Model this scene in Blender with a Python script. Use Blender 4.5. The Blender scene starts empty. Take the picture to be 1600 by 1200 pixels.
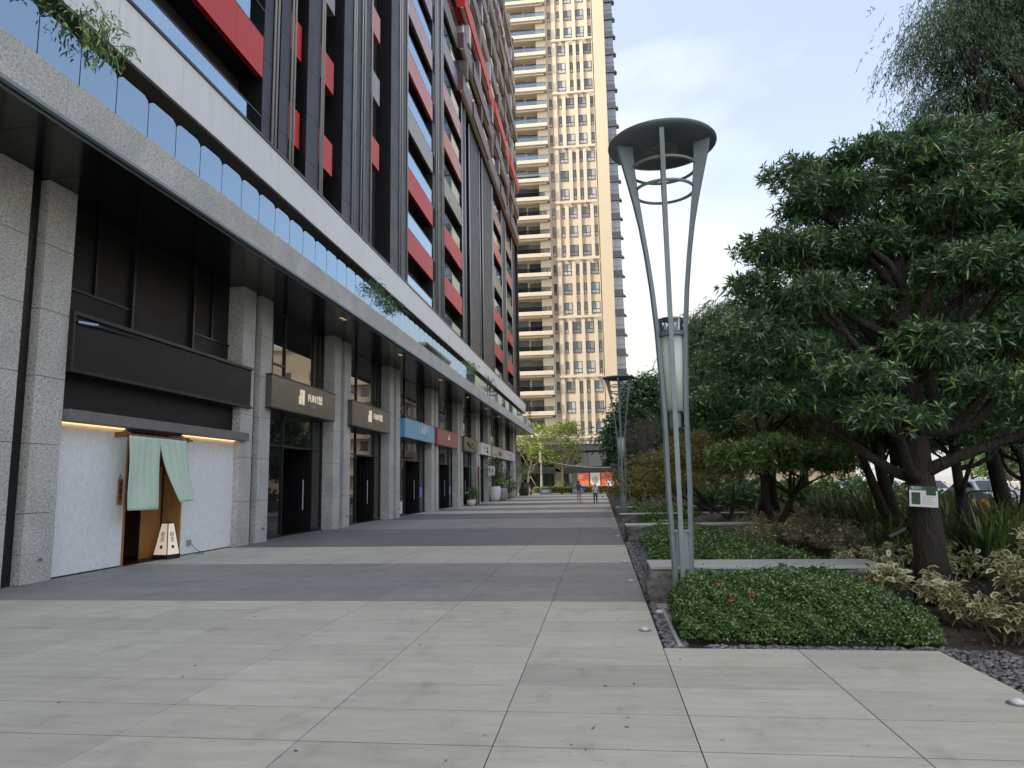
import bpy, bmesh, math, random
import numpy as np
from mathutils import Vector, Matrix, noise as mnoise
PI = math.pi
R = math.radians
rnd = random.Random(7)
sc = bpy.context.scene
C = sc.collection

# ------------------------------------------------------------------ camera
F, VPX, VPY, ROLL, CAMH = 1100.0, 940.0, 752.0, 0.018, 1.65
yc = np.array([VPX - 800, VPY - 600, F]); yc /= np.linalg.norm(yc)
nn = np.cross(yc, np.array([VPX + 200, VPY - ROLL * 1000 - 600, F])); nn /= np.linalg.norm(nn)
zc = nn if nn[1] < 0 else -nn
xc = np.cross(yc, zc)
Rm = np.stack([xc, yc, zc])
cam = bpy.data.cameras.new('camera'); cam.sensor_width = 36; cam.lens = F / 1600 * 36
cam.clip_start = 0.05; cam.clip_end = 4000
camo = bpy.data.objects.new('camera', cam); C.objects.link(camo); sc.camera = camo
rt, dn, fw = Rm[:, 0], Rm[:, 1], Rm[:, 2]
camo.matrix_world = Matrix(((rt[0], -dn[0], -fw[0], 0), (rt[1], -dn[1], -fw[1], 0), (rt[2], -dn[2], -fw[2], CAMH), (0, 0, 0, 1)))

# ------------------------------------------------------------------ light
SUN_EL, SUN_AZ = R(58), R(235)
sun = bpy.data.lights.new('sun', 'SUN'); sun.energy = 2.0; sun.angle = R(1.0); sun.color = (1, .93, .82)
suno = bpy.data.objects.new('sun', sun); C.objects.link(suno)
sdir = Vector((math.sin(SUN_AZ) * math.cos(SUN_EL), math.cos(SUN_AZ) * math.cos(SUN_EL), math.sin(SUN_EL)))
suno.rotation_euler = sdir.to_track_quat('Z', 'Y').to_euler()
suno.location = (-40, -30, 90)
world = bpy.data.worlds.new('World'); sc.world = world; world.use_nodes = True
wn, wl = world.node_tree.nodes, world.node_tree.links
wn.clear()
wout = wn.new('ShaderNodeOutputWorld'); wbg = wn.new('ShaderNodeBackground'); wbg.inputs[1].default_value = 0.13
sky = wn.new('ShaderNodeTexSky'); sky.sky_type = 'NISHITA'; sky.sun_disc = False
sky.sun_elevation = SUN_EL; sky.sun_rotation = SUN_AZ; sky.air_density = 1.0; sky.dust_density = 2.2; sky.ozone_density = 1.5
wtc = wn.new('ShaderNodeTexCoord'); wmap = wn.new('ShaderNodeMapping')
wmap.inputs['Scale'].default_value = (1, 1, 1.9); wmap.inputs['Location'].default_value = (0.35, 0.2, 0.1)
wno = wn.new('ShaderNodeTexNoise'); wno.inputs['Scale'].default_value = 1.7; wno.inputs['Detail'].default_value = 7; wno.inputs['Roughness'].default_value = 0.5
wno.inputs['Distortion'].default_value = 0.5
wra = wn.new('ShaderNodeValToRGB'); wra.color_ramp.elements[0].position = 0.445; wra.color_ramp.elements[1].position = 0.68
wra.color_ramp.elements[0].color = (.14, .14, .14, 1); wra.color_ramp.elements[1].color = (1, 1, 1, 1)
wsep = wn.new('ShaderNodeSeparateXYZ')
whz = wn.new('ShaderNodeMapRange'); whz.inputs[1].default_value = 0.05; whz.inputs[2].default_value = 0.62; whz.inputs[3].default_value = 0.30; whz.inputs[4].default_value = -0.13
wad = wn.new('ShaderNodeMath'); wad.operation = 'ADD'
wmix = wn.new('ShaderNodeMixRGB'); wmix.inputs[2].default_value = (7.9, 7.75, 7.5, 1)
wsk = wn.new('ShaderNodeMixRGB'); wsk.blend_type = 'MULTIPLY'; wsk.inputs[0].default_value = 1; wsk.inputs[2].default_value = (1.5, 1.25, 1.05, 1)
wl.new(wtc.outputs['Generated'], wmap.inputs['Vector']); wl.new(wmap.outputs[0], wno.inputs['Vector'])
wl.new(wtc.outputs['Generated'], wsep.inputs[0]); wl.new(wsep.outputs[2], whz.inputs[0])
wl.new(wno.outputs[0], wad.inputs[0]); wl.new(whz.outputs[0], wad.inputs[1]); wl.new(wad.outputs[0], wra.inputs[0])
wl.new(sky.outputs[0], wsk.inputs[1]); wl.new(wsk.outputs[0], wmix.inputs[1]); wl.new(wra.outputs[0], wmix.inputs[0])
# thin cloud brightened towards the veiled sun, added to light the shaded plaza
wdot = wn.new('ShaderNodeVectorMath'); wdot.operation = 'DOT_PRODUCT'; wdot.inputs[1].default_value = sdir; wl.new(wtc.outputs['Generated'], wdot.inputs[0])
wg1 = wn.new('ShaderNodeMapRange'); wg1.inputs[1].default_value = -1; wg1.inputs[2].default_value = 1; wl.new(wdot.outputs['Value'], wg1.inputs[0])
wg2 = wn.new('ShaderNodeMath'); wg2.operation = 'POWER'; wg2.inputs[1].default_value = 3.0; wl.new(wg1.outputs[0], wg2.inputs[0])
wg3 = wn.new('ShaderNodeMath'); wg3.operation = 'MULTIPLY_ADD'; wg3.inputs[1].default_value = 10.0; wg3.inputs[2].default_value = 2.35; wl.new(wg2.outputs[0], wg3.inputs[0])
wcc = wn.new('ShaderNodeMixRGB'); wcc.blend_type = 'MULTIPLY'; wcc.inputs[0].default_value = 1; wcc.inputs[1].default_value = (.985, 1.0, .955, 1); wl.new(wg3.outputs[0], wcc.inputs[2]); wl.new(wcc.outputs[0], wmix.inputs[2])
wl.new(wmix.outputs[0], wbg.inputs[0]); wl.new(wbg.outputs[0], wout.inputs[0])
sc.view_settings.view_transform = 'Standard'; sc.view_settings.look = 'None'
sc.view_settings.exposure = 1.36; sc.view_settings.gamma = 1.0; sc.view_settings.use_curve_mapping = False
sc.render.engine = 'CYCLES'
sc.cycles.use_denoising = True
sc.cycles.max_bounces = 6; sc.cycles.diffuse_bounces = 3; sc.cycles.glossy_bounces = 3; sc.cycles.transmission_bounces = 4; sc.cycles.transparent_max_bounces = 6
sc.cycles.use_adaptive_sampling = True; sc.cycles.adaptive_threshold = 0.02
sc.cycles.caustics_reflective = False; sc.cycles.caustics_refractive = False

# ------------------------------------------------------------------ materials
M = {}
def mat(name, col, rough=0.6, metal=0.0, var=0.0, vscale=3.0, stretch=(1, 1, 1), bump=0.0, bscale=40.0, spec=0.5, coat=0.0, rand=0.0, world_co=False, ior=1.5, col2=None, c2scale=2.0, emit=None, estr=1.0):
    m = bpy.data.materials.new(name); m.use_nodes = True; M[name] = m
    n, l = m.node_tree.nodes, m.node_tree.links
    b = n['Principled BSDF']
    b.inputs['Base Color'].default_value = (*col, 1); b.inputs['Roughness'].default_value = rough
    b.inputs['Metallic'].default_value = metal; b.inputs['IOR'].default_value = ior
    b.inputs['Specular IOR Level'].default_value = spec
    if coat: b.inputs['Coat Weight'].default_value = coat; b.inputs['Coat Roughness'].default_value = 0.12
    if emit: b.inputs['Emission Color'].default_value = (*emit, 1); b.inputs['Emission Strength'].default_value = estr
    if not (var or bump or rand or col2): return m
    if world_co:
        tc = n.new('ShaderNodeNewGeometry'); co = tc.outputs['Position']
    else:
        tc = n.new('ShaderNodeTexCoord'); co = tc.outputs['Object']
    mp = n.new('ShaderNodeMapping'); mp.inputs['Scale'].default_value = stretch; l.new(co, mp.inputs[0])
    oi = None
    if rand:
        oi = n.new('ShaderNodeObjectInfo')
        cm = n.new('ShaderNodeCombineXYZ'); mu = n.new('ShaderNodeMath'); mu.operation = 'MULTIPLY'; mu.inputs[1].default_value = 37.0
        l.new(oi.outputs['Random'], mu.inputs[0]); l.new(mu.outputs[0], cm.inputs[0]); l.new(mu.outputs[0], cm.inputs[1]); l.new(cm.outputs[0], mp.inputs['Location'])
    cur = None
    if col2:
        no = n.new('ShaderNodeTexNoise'); no.inputs['Scale'].default_value = c2scale; no.inputs['Detail'].default_value = 4; l.new(mp.outputs[0], no.inputs['Vector'])
        rp = n.new('ShaderNodeValToRGB'); rp.color_ramp.elements[0].position = .42; rp.color_ramp.elements[1].position = .58; l.new(no.outputs[0], rp.inputs[0])
        mx = n.new('ShaderNodeMixRGB'); mx.inputs[1].default_value = (*col, 1); mx.inputs[2].default_value = (*col2, 1); l.new(rp.outputs[0], mx.inputs[0]); cur = mx.outputs[0]
    if var:
        no = n.new('ShaderNodeTexNoise'); no.inputs['Scale'].default_value = vscale; no.inputs['Detail'].default_value = 6; no.inputs['Roughness'].default_value = .62; l.new(mp.outputs[0], no.inputs['Vector'])
        mr = n.new('ShaderNodeMapRange'); mr.inputs[1].default_value = .25; mr.inputs[2].default_value = .75; mr.inputs[3].default_value = 1 - var; mr.inputs[4].default_value = 1 + var; l.new(no.outputs[0], mr.inputs[0])
        mx = n.new('ShaderNodeMixRGB'); mx.blend_type = 'MULTIPLY'; mx.inputs[0].default_value = 1
        if cur: l.new(cur, mx.inputs[1])
        else: mx.inputs[1].default_value = (*col, 1)
        l.new(mr.outputs[0], mx.inputs[2]); cur = mx.outputs[0]
        ad = n.new('ShaderNodeMath'); ad.operation = 'MULTIPLY'; ad.inputs[1].default_value = rough; l.new(mr.outputs[0], ad.inputs[0]); l.new(ad.outputs[0], b.inputs['Roughness'])
    if rand:
        mr = n.new('ShaderNodeMapRange'); mr.inputs[3].default_value = 1 - rand; mr.inputs[4].default_value = 1 + rand; l.new(oi.outputs['Random'], mr.inputs[0])
        mx = n.new('ShaderNodeMixRGB'); mx.blend_type = 'MULTIPLY'; mx.inputs[0].default_value = 1
        if cur: l.new(cur, mx.inputs[1])
        else: mx.inputs[1].default_value = (*col, 1)
        l.new(mr.outputs[0], mx.inputs[2]); cur = mx.outputs[0]
    if cur: l.new(cur, b.inputs['Base Color'])
    if bump:
        no = n.new('ShaderNodeTexNoise'); no.inputs['Scale'].default_value = bscale; no.inputs['Detail'].default_value = 5; l.new(mp.outputs[0], no.inputs['Vector'])
        bp = n.new('ShaderNodeBump'); bp.inputs['Strength'].default_value = bump; bp.inputs['Distance'].default_value = .06 if name == 'bark' else .02; l.new(no.outputs[0], bp.inputs['Height']); l.new(bp.outputs[0], b.inputs['Normal'])
    return m

def paving(name, col, joints, streak=.11, rand=.075):
    m = bpy.data.materials.new(name); m.use_nodes = True; M[name] = m
    n, l = m.node_tree.nodes, m.node_tree.links; b = n['Principled BSDF']
    b.inputs['Roughness'].default_value = .62; b.inputs['Specular IOR Level'].default_value = .35
    g = n.new('ShaderNodeNewGeometry')
    def noise(scale, stretch, det=5, ro=.6):
        mp = n.new('ShaderNodeMapping'); mp.inputs['Scale'].default_value = stretch; l.new(g.outputs['Position'], mp.inputs[0])
        o = n.new('ShaderNodeTexNoise'); o.inputs['Scale'].default_value = scale; o.inputs['Detail'].default_value = det; o.inputs['Roughness'].default_value = ro; l.new(mp.outputs[0], o.inputs['Vector']); return o.outputs[0]
    def rng(s, a, bb, lo, hi):
        r = n.new('ShaderNodeMapRange'); r.inputs[1].default_value = a; r.inputs[2].default_value = bb; r.inputs[3].default_value = lo; r.inputs[4].default_value = hi; l.new(s, r.inputs[0]); return r.outputs[0]
    def mul(a, bb):
        o = n.new('ShaderNodeMath'); o.operation = 'MULTIPLY'; l.new(a, o.inputs[0]); l.new(bb, o.inputs[1]); return o.outputs[0]
    k = rng(noise(1.6, (1, 4.5, 1)), .3, .7, 1 - streak, 1 + streak)
    k = mul(k, rng(noise(.35, (1, 1, 1), 3), .3, .7, .9, 1.08))
    k = mul(k, rng(noise(130, (1, 1, 1), 2), .3, .7, .95, 1.05))
    k = mul(k, rng(noise(5.5, (1, 3.2, 1), 6, .7), .60, .72, 1, .58))     # scuffs
    k = mul(k, rng(noise(1.3, (2.2, 1.1, 1), 4, .6), .56, .74, 1, .78))    # stains
    vo = n.new('ShaderNodeTexVoronoi'); vo.inputs['Scale'].default_value = 1.9; l.new(g.outputs['Position'], vo.inputs['Vector']); k = mul(k, rng(vo.outputs['Distance'], .018, .04, .62, 1))
    oi = n.new('ShaderNodeObjectInfo'); k = mul(k, rng(oi.outputs['Random'], 0, 1, 1 - rand, 1 + rand))
    if joints:
        sp = n.new('ShaderNodeSeparateXYZ'); l.new(g.outputs['Position'], sp.inputs[0])
        def line(s, off, per, w, lo):
            a = n.new('ShaderNodeMath'); a.operation = 'SUBTRACT'; l.new(s, a.inputs[0]); a.inputs[1].default_value = off
            d = n.new('ShaderNodeMath'); d.operation = 'PINGPONG'; l.new(a.outputs[0], d.inputs[0]); d.inputs[1].default_value = per / 2
            return rng(d.outputs[0], w * .5, w * .5 + .003, lo, 1)
        k = mul(k, line(sp.outputs[0], .55, 1.295, .010, .35)); k = mul(k, line(sp.outputs[1], 10.15, .683, .006, .75))
    mx = n.new('ShaderNodeMixRGB'); mx.blend_type = 'MULTIPLY'; mx.inputs[0].default_value = 1; mx.inputs[1].default_value = (*col, 1); l.new(k, mx.inputs[2]); l.new(mx.outputs[0], b.inputs['Base Color'])
    bp = n.new('ShaderNodeBump'); bp.inputs['Strength'].default_value = .12; bp.inputs['Distance'].default_value = .01; l.new(noise(90, (1, 1, 1), 3), bp.inputs['Height']); l.new(bp.outputs[0], b.inputs['Normal'])
    return m

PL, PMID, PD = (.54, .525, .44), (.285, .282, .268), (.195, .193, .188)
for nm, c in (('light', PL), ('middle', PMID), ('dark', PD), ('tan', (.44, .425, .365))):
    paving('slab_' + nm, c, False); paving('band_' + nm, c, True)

def granite_mat(name, base, wave):
    m = bpy.data.materials.new(name); m.use_nodes = True; M[name] = m
    n, l = m.node_tree.nodes, m.node_tree.links; b = n['Principled BSDF']; b.inputs['Roughness'].default_value = .78
    g = n.new('ShaderNodeNewGeometry')
    mp = n.new('ShaderNodeMapping'); mp.inputs['Scale'].default_value = (1, 1, 1.7); mp.inputs['Rotation'].default_value = (R(25), 0, 0); l.new(g.outputs['Position'], mp.inputs[0])
    a = n.new('ShaderNodeTexNoise'); a.inputs['Scale'].default_value = wave; a.inputs['Detail'].default_value = 8; a.inputs['Roughness'].default_value = .75; a.inputs['Distortion'].default_value = .6; l.new(mp.outputs[0], a.inputs['Vector'])
    r = n.new('ShaderNodeValToRGB'); e = r.color_ramp.elements
    e[0].position = .36; e[0].color = (*[c * .38 for c in base], 1); e[1].position = .66; e[1].color = (*[c * 1.35 for c in base], 1)
    k = e.new(.50); k.color = (*base, 1); l.new(a.outputs[0], r.inputs[0])
    big = n.new('ShaderNodeTexNoise'); big.inputs['Scale'].default_value = 1.1; l.new(g.outputs['Position'], big.inputs['Vector'])
    mr = n.new('ShaderNodeMapRange'); mr.inputs[1].default_value = .3; mr.inputs[2].default_value = .7; mr.inputs[3].default_value = .88; mr.inputs[4].default_value = 1.1; l.new(big.outputs[0], mr.inputs[0])
    mx = n.new('ShaderNodeMixRGB'); mx.blend_type = 'MULTIPLY'; mx.inputs[0].default_value = 1; l.new(r.outputs[0], mx.inputs[1]); l.new(mr.outputs[0], mx.inputs[2]); l.new(mx.outputs[0], b.inputs['Base Color'])
    bp = n.new('ShaderNodeBump'); bp.inputs['Strength'].default_value = .35; bp.inputs['Distance'].default_value = .012; l.new(a.outputs[0], bp.inputs['Height']); l.new(bp.outputs[0], b.inputs['Normal'])
granite_mat('granite', (.55, .535, .50), 20)
granite_mat('rough_stone', (.21, .205, .195), 9)
granite_mat('boulder', (.07, .066, .064), 14)

def glass_mat(name, tint, refl, trans, rough=.01):
    m = bpy.data.materials.new(name); m.use_nodes = True; M[name] = m
    n, l = m.node_tree.nodes, m.node_tree.links; n.remove(n['Principled BSDF'])
    g = n.new('ShaderNodeBsdfGlossy'); g.inputs['Roughness'].default_value = rough; g.inputs['Color'].default_value = (.66, .84, 1, 1)
    t = n.new('ShaderNodeBsdfTransparent'); t.inputs['Color'].default_value = (*tint, 1)
    lw = n.new('ShaderNodeLayerWeight'); lw.inputs['Blend'].default_value = refl
    mr = n.new('ShaderNodeMapRange'); mr.inputs[3].default_value = trans; mr.inputs[4].default_value = 1; l.new(lw.outputs['Fresnel'], mr.inputs[0])
    mx = n.new('ShaderNodeMixShader'); l.new(mr.outputs[0], mx.inputs[0]); l.new(t.outputs[0], mx.inputs[1]); l.new(g.outputs[0], mx.inputs[2])
    l.new(mx.outputs[0], n['Material Output'].inputs['Surface'])
glass_mat('rail_glass', (.55, .70, .78), .62, .30)
glass_mat('balcony_glass', (.5, .6, .65), .6, .45)
glass_mat('tower_rail', (.55, .6, .62), .3, .12)
glass_mat('clear_glass', (.85, .9, .9), .3, .05)

mat('shop_glass', (.012, .014, .014), .02, ior=1.75)
mat('mirror_glass', (.01, .011, .012), .015, ior=2.6)
mat('tower_glass', (.10, .105, .105), .06, ior=1.6, rand=.5)
mat('curtain_glass', (.30, .31, .31), .15, ior=1.6, rand=.6)
mat('black_metal', (.010, .010, .011), .38, var=.15, vscale=2)
mat('brown_black', (.012, .011, .010), .5, spec=.3, var=.15, vscale=1.2)
mat('soffit_black', (.008, .009, .010), .16, var=.1)
mat('frame_black', (.012, .012, .013), .35)
mat('cladding', (.020, .020, .024), .42, spec=.35, var=.16, vscale=1.5, rand=.22, stretch=(1, 1, .3))
mat('silver', (.62, .63, .66), .32, metal=.25)
mat('white_panel', (.80, .80, .79), .45, var=.06, vscale=1.2, stretch=(1, 5, .35), rand=.03)
mat('grey_soffit', (.20, .19, .175), .7, var=.08)
mat('red', (.60, .035, .024), .42, spec=.3, rand=.06)
mat('brick_pink', (.55, .10, .07), .3, coat=.15, rand=.05)
mat('dusty_pink', (.36, .16, .15), .26, coat=.3, rand=.05)
mat('lavender', (.24, .19, .26), .3, coat=.2, rand=.1)
mat('olive', (.22, .205, .145), .3, coat=.2, rand=.05)
mat('maroon', (.10, .045, .05), .35, rand=.12)
mat('grey_brown', (.17, .145, .13), .45, rand=.12)
mat('purple', (.16, .10, .26), .4, rand=.12)
mat('pale_box', (.52, .48, .55), .45, rand=.1)
mat('beige', (.55, .47, .36), .6)
mat('white_plaster', (.86, .86, .87), .8, var=.13, vscale=20, stretch=(1, 1, .6), bump=.5, bscale=55)
mat('concrete_beam', (.19, .185, .18), .7, var=.2, vscale=5, bump=.2)
mat('wood', (.36, .18, .06), .5, var=.25, vscale=3, stretch=(6, 6, .5))
mat('wood_dark', (.20, .09, .035), .5, var=.25, vscale=3, stretch=(6, 6, .5))
mat('mint_cloth', (.60, .75, .62), .9, var=.06, vscale=6)
mat('led_warm', (1, .75, .4), .5, emit=(1, .58, .22), estr=.75)
mat('downlight', (.5, .38, .25), .5, emit=(1, .62, .3), estr=.22)
mat('paper', (.82, .78, .72), .8, emit=(1, .72, .46), estr=.14)
mat('ink', (.012, .012, .012), .6)
mat('sign_bronze', (.17, .155, .135), .34, metal=.55, var=.12, vscale=2)
mat('sign_letter', (.80, .68, .52), .4, emit=(1, .85, .65), estr=.15)
mat('sign_blue', (.16, .47, .72), .35)
mat('sign_red', (.36, .075, .085), .35)
mat('sign_olive', (.13, .12, .085), .35, var=.2)
mat('sign_white', (.78, .78, .78), .4)
mat('sign_cream', (.56, .50, .41), .45)
mat('sign_lilac', (.68, .66, .78), .4)
mat('steel_grey', (.25, .295, .315), .45, metal=.15, var=.1, vscale=6)
mat('lamp_panel', (.60, .66, .61), .3, emit=None)
mat('disc_dark', (.14, .165, .185), .45, metal=.1, var=.08)
mat('reflector', (.40, .36, .32), .35, metal=.7)
mat('soil', (.045, .035, .027), .95, var=.4, vscale=9, bump=.8, bscale=30)
mat('pebble', (.16, .165, .17), .55, rand=.4, var=.2, vscale=4)
mat('asphalt', (.105, .105, .10), .9, var=.12, vscale=30, bump=.2, bscale=200, world_co=True)
mat('street_paving', (.24, .22, .19), .85, var=.12, vscale=2, world_co=True)
mat('kerb_stone', (.42, .41, .38), .8, var=.1)
mat('road_paint', (.75, .75, .72), .7, var=.1)
mat('ground_far', (.22, .22, .20), .9, var=.15, vscale=.2, world_co=True)
mat('mortar', (.012, .012, .012), .9)
mat('smooth_stone', (.47, .47, .45), .6, var=.08, vscale=6)
mat('bark', (.034, .028, .024), .9, var=.35, vscale=14, stretch=(1, 1, .22), bump=1.0, bscale=26)
mat('bark_light', (.30, .24, .15), .85, var=.25, vscale=8, bump=.5, bscale=20)
mat('bark_grey', (.17, .15, .12), .9, var=.2, vscale=8)
mat('cream', (.58, .49, .355), .75, var=.04, vscale=.6, world_co=True)
mat('cream_light', (.60, .53, .41), .75, var=.06, vscale=.9, world_co=True)
mat('tower_brown', (.16, .12, .095), .8)
mat('slate', (.05, .055, .065), .45)
mat('bay_glass', (.06, .08, .11), .05, ior=2.0)
mat('podium_grey', (.11, .11, .105), .6, var=.1, vscale=1)
mat('brick_orange', (.50, .26, .16), .8, var=.1, vscale=4)
mat('skin', (.50, .30, .21), .6)
mat('shirt_navy', (.07, .085, .12), .85); mat('khaki', (.36, .26, .17), .85); mat('shirt_white', (.70, .70, .69), .85); mat('jeans', (.045, .07, .14), .85); mat('hair', (.015, .012, .01), .6)
mat('shoe_dark', (.02, .02, .02), .6); mat('shoe_white', (.6, .6, .6), .6); mat('shirt_red', (.6, .03, .03), .8)
mat('car_white', (.75, .77, .80), .25, coat=.6); mat('car_blue', (.42, .50, .62), .25, coat=.6); mat('tyre', (.02, .02, .02), .8); mat('car_glass', (.02, .025, .03), .05, ior=1.7); mat('tail_red', (.5, .02, .02), .3); mat('rim', (.45, .45, .47), .35, metal=.8)
mat('yellow_board', (.75, .42, .03), .55); mat('hydrant_red', (.50, .02, .02), .45)
mat('pot_white', (.72, .71, .69), .55, var=.04); mat('pot_grey', (.33, .32, .29), .8, var=.1); mat('pot_brown', (.28, .12, .07), .7); mat('pot_black', (.02, .02, .022), .4)
mat('poster_orange', (.80, .17, .07), .5); mat('poster_blue', (.16, .27, .62), .5); mat('poster_cream', (.70, .64, .54), .5); mat('poster_white', (.75, .75, .76), .5); mat('poster_dark', (.06, .04, .05), .5)
mat('planter_blue', (.20, .24, .31), .6)
mat('green_photo', (.02, .055, .025), .5, var=.5, vscale=18); mat('sign_green', (.03, .10, .075), .5); mat('print_grey', (.40, .43, .40), .6)
mat('cable', (.62, .58, .46), .6)

def brick_wall_mat():
    m = bpy.data.materials.new('dark_brick'); m.use_nodes = True; M['dark_brick'] = m
    n, l = m.node_tree.nodes, m.node_tree.links; b = n['Principled BSDF']; b.inputs['Roughness'].default_value = .5
    g = n.new('ShaderNodeNewGeometry'); sp = n.new('ShaderNodeSeparateXYZ'); cb = n.new('ShaderNodeCombineXYZ'); l.new(g.outputs['Position'], sp.inputs[0]); l.new(sp.outputs[1], cb.inputs[0]); l.new(sp.outputs[2], cb.inputs[1])
    t = n.new('ShaderNodeTexBrick'); t.inputs['Scale'].default_value = 1; t.inputs['Brick Width'].default_value = .24; t.inputs['Row Height'].default_value = .075; t.inputs['Mortar Size'].default_value = .006
    t.inputs['Color1'].default_value = (.036, .034, .037, 1); t.inputs['Color2'].default_value = (.027, .027, .030, 1); t.inputs['Mortar'].default_value = (.055, .05, .05, 1)
    l.new(cb.outputs[0], t.inputs['Vector']); l.new(t.outputs[0], b.inputs['Base Color'])
    bp = n.new('ShaderNodeBump'); bp.inputs['Strength'].default_value = .4; bp.inputs['Distance'].default_value = .01; l.new(t.outputs['Fac'], bp.inputs['Height']); bp.invert = True; l.new(bp.outputs[0], b.inputs['Normal'])
brick_wall_mat()

def leaf_mat(name, c1, c2, c3=None, trans=.28, gloss=.10, frac3=.12, edge=None):
    m = bpy.data.materials.new(name); m.use_nodes = True; M[name] = m
    n, l = m.node_tree.nodes, m.node_tree.links; n.remove(n['Principled BSDF'])
    g = n.new('ShaderNodeNewGeometry'); r = n.new('ShaderNodeValToRGB'); e = r.color_ramp.elements
    e[0].color = (*c1, 1); e[1].color = (*c2, 1); e[1].position = 1 - frac3 if c3 else 1
    if c3: k = e.new(1.0 - frac3 * .4); k.color = (*c3, 1)
    l.new(g.outputs['Random Per Island'], r.inputs[0]); col = r.outputs[0]
    if edge:
        at = n.new('ShaderNodeAttribute'); at.attribute_name = 'edge'
        rp = n.new('ShaderNodeValToRGB'); rp.color_ramp.elements[0].position = .55; rp.color_ramp.elements[1].position = .62; l.new(at.outputs['Fac'], rp.inputs[0])
        mx = n.new('ShaderNodeMixRGB'); l.new(rp.outputs[0], mx.inputs[0]); l.new(col, mx.inputs[1]); mx.inputs[2].default_value = (*edge, 1); col = mx.outputs[0]
    d = n.new('ShaderNodeBsdfDiffuse'); t = n.new('ShaderNodeBsdfTranslucent'); gl = n.new('ShaderNodeBsdfGlossy'); gl.inputs['Roughness'].default_value = .35; gl.inputs['Color'].default_value = (.8, .85, .8, 1)
    l.new(col, d.inputs[0]); l.new(col, t.inputs[0])
    a = n.new('ShaderNodeMixShader'); a.inputs[0].default_value = trans; l.new(d.outputs[0], a.inputs[1]); l.new(t.outputs[0], a.inputs[2])
    b = n.new('ShaderNodeMixShader'); b.inputs[0].default_value = gloss; l.new(a.outputs[0], b.inputs[1]); l.new(gl.outputs[0], b.inputs[2])
    l.new(b.outputs[0], n['Material Output'].inputs['Surface'])
leaf_mat('leaf_podo', (.035, .10, .048), (.135, .27, .095), (.36, .50, .10), frac3=.13, trans=.4)
leaf_mat('leaf_podo_bright', (.06, .15, .05), (.19, .34, .09), (.50, .62, .13), frac3=.3, trans=.4)
leaf_mat('leaf_cypress', (.065, .135, .068), (.16, .26, .12), gloss=.05, trans=.4)
leaf_mat('leaf_broad', (.055, .13, .045), (.14, .27, .08), (.32, .46, .11), frac3=.16, trans=.4)
leaf_mat('leaf_ficus', (.032, .090, .040), (.10, .20, .07), (.20, .32, .10), frac3=.12, trans=.35)
leaf_mat('leaf_maple', (.12, .17, .06), (.26, .29, .10), (.62, .28, .12), frac3=.26, gloss=.04, trans=.35)
leaf_mat('leaf_hedge', (.045, .115, .028), (.145, .275, .065), (.32, .44, .11), frac3=.16, gloss=.10)
leaf_mat('leaf_yellow', (.16, .24, .045), (.32, .40, .09), (.46, .52, .15), frac3=.2, gloss=.04)
leaf_mat('leaf_iris', (.06, .125, .035), (.15, .23, .06), (.32, .33, .08), frac3=.14)
leaf_mat('leaf_variegated', (.09, .14, .05), (.15, .20, .08), (.30, .28, .14), frac3=.1, edge=(.64, .61, .33))
leaf_mat('leaf_pale', (.20, .20, .10), (.36, .35, .19), (.52, .50, .30), frac3=.3)
leaf_mat('leaf_pot', (.03, .085, .03), (.09, .18, .06), (.20, .30, .09), frac3=.15)
leaf_mat('petal', (.65, .10, .10), (.75, .22, .18), gloss=.02)
mat('hedge_core', (.020, .022, .012), .95)

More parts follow.
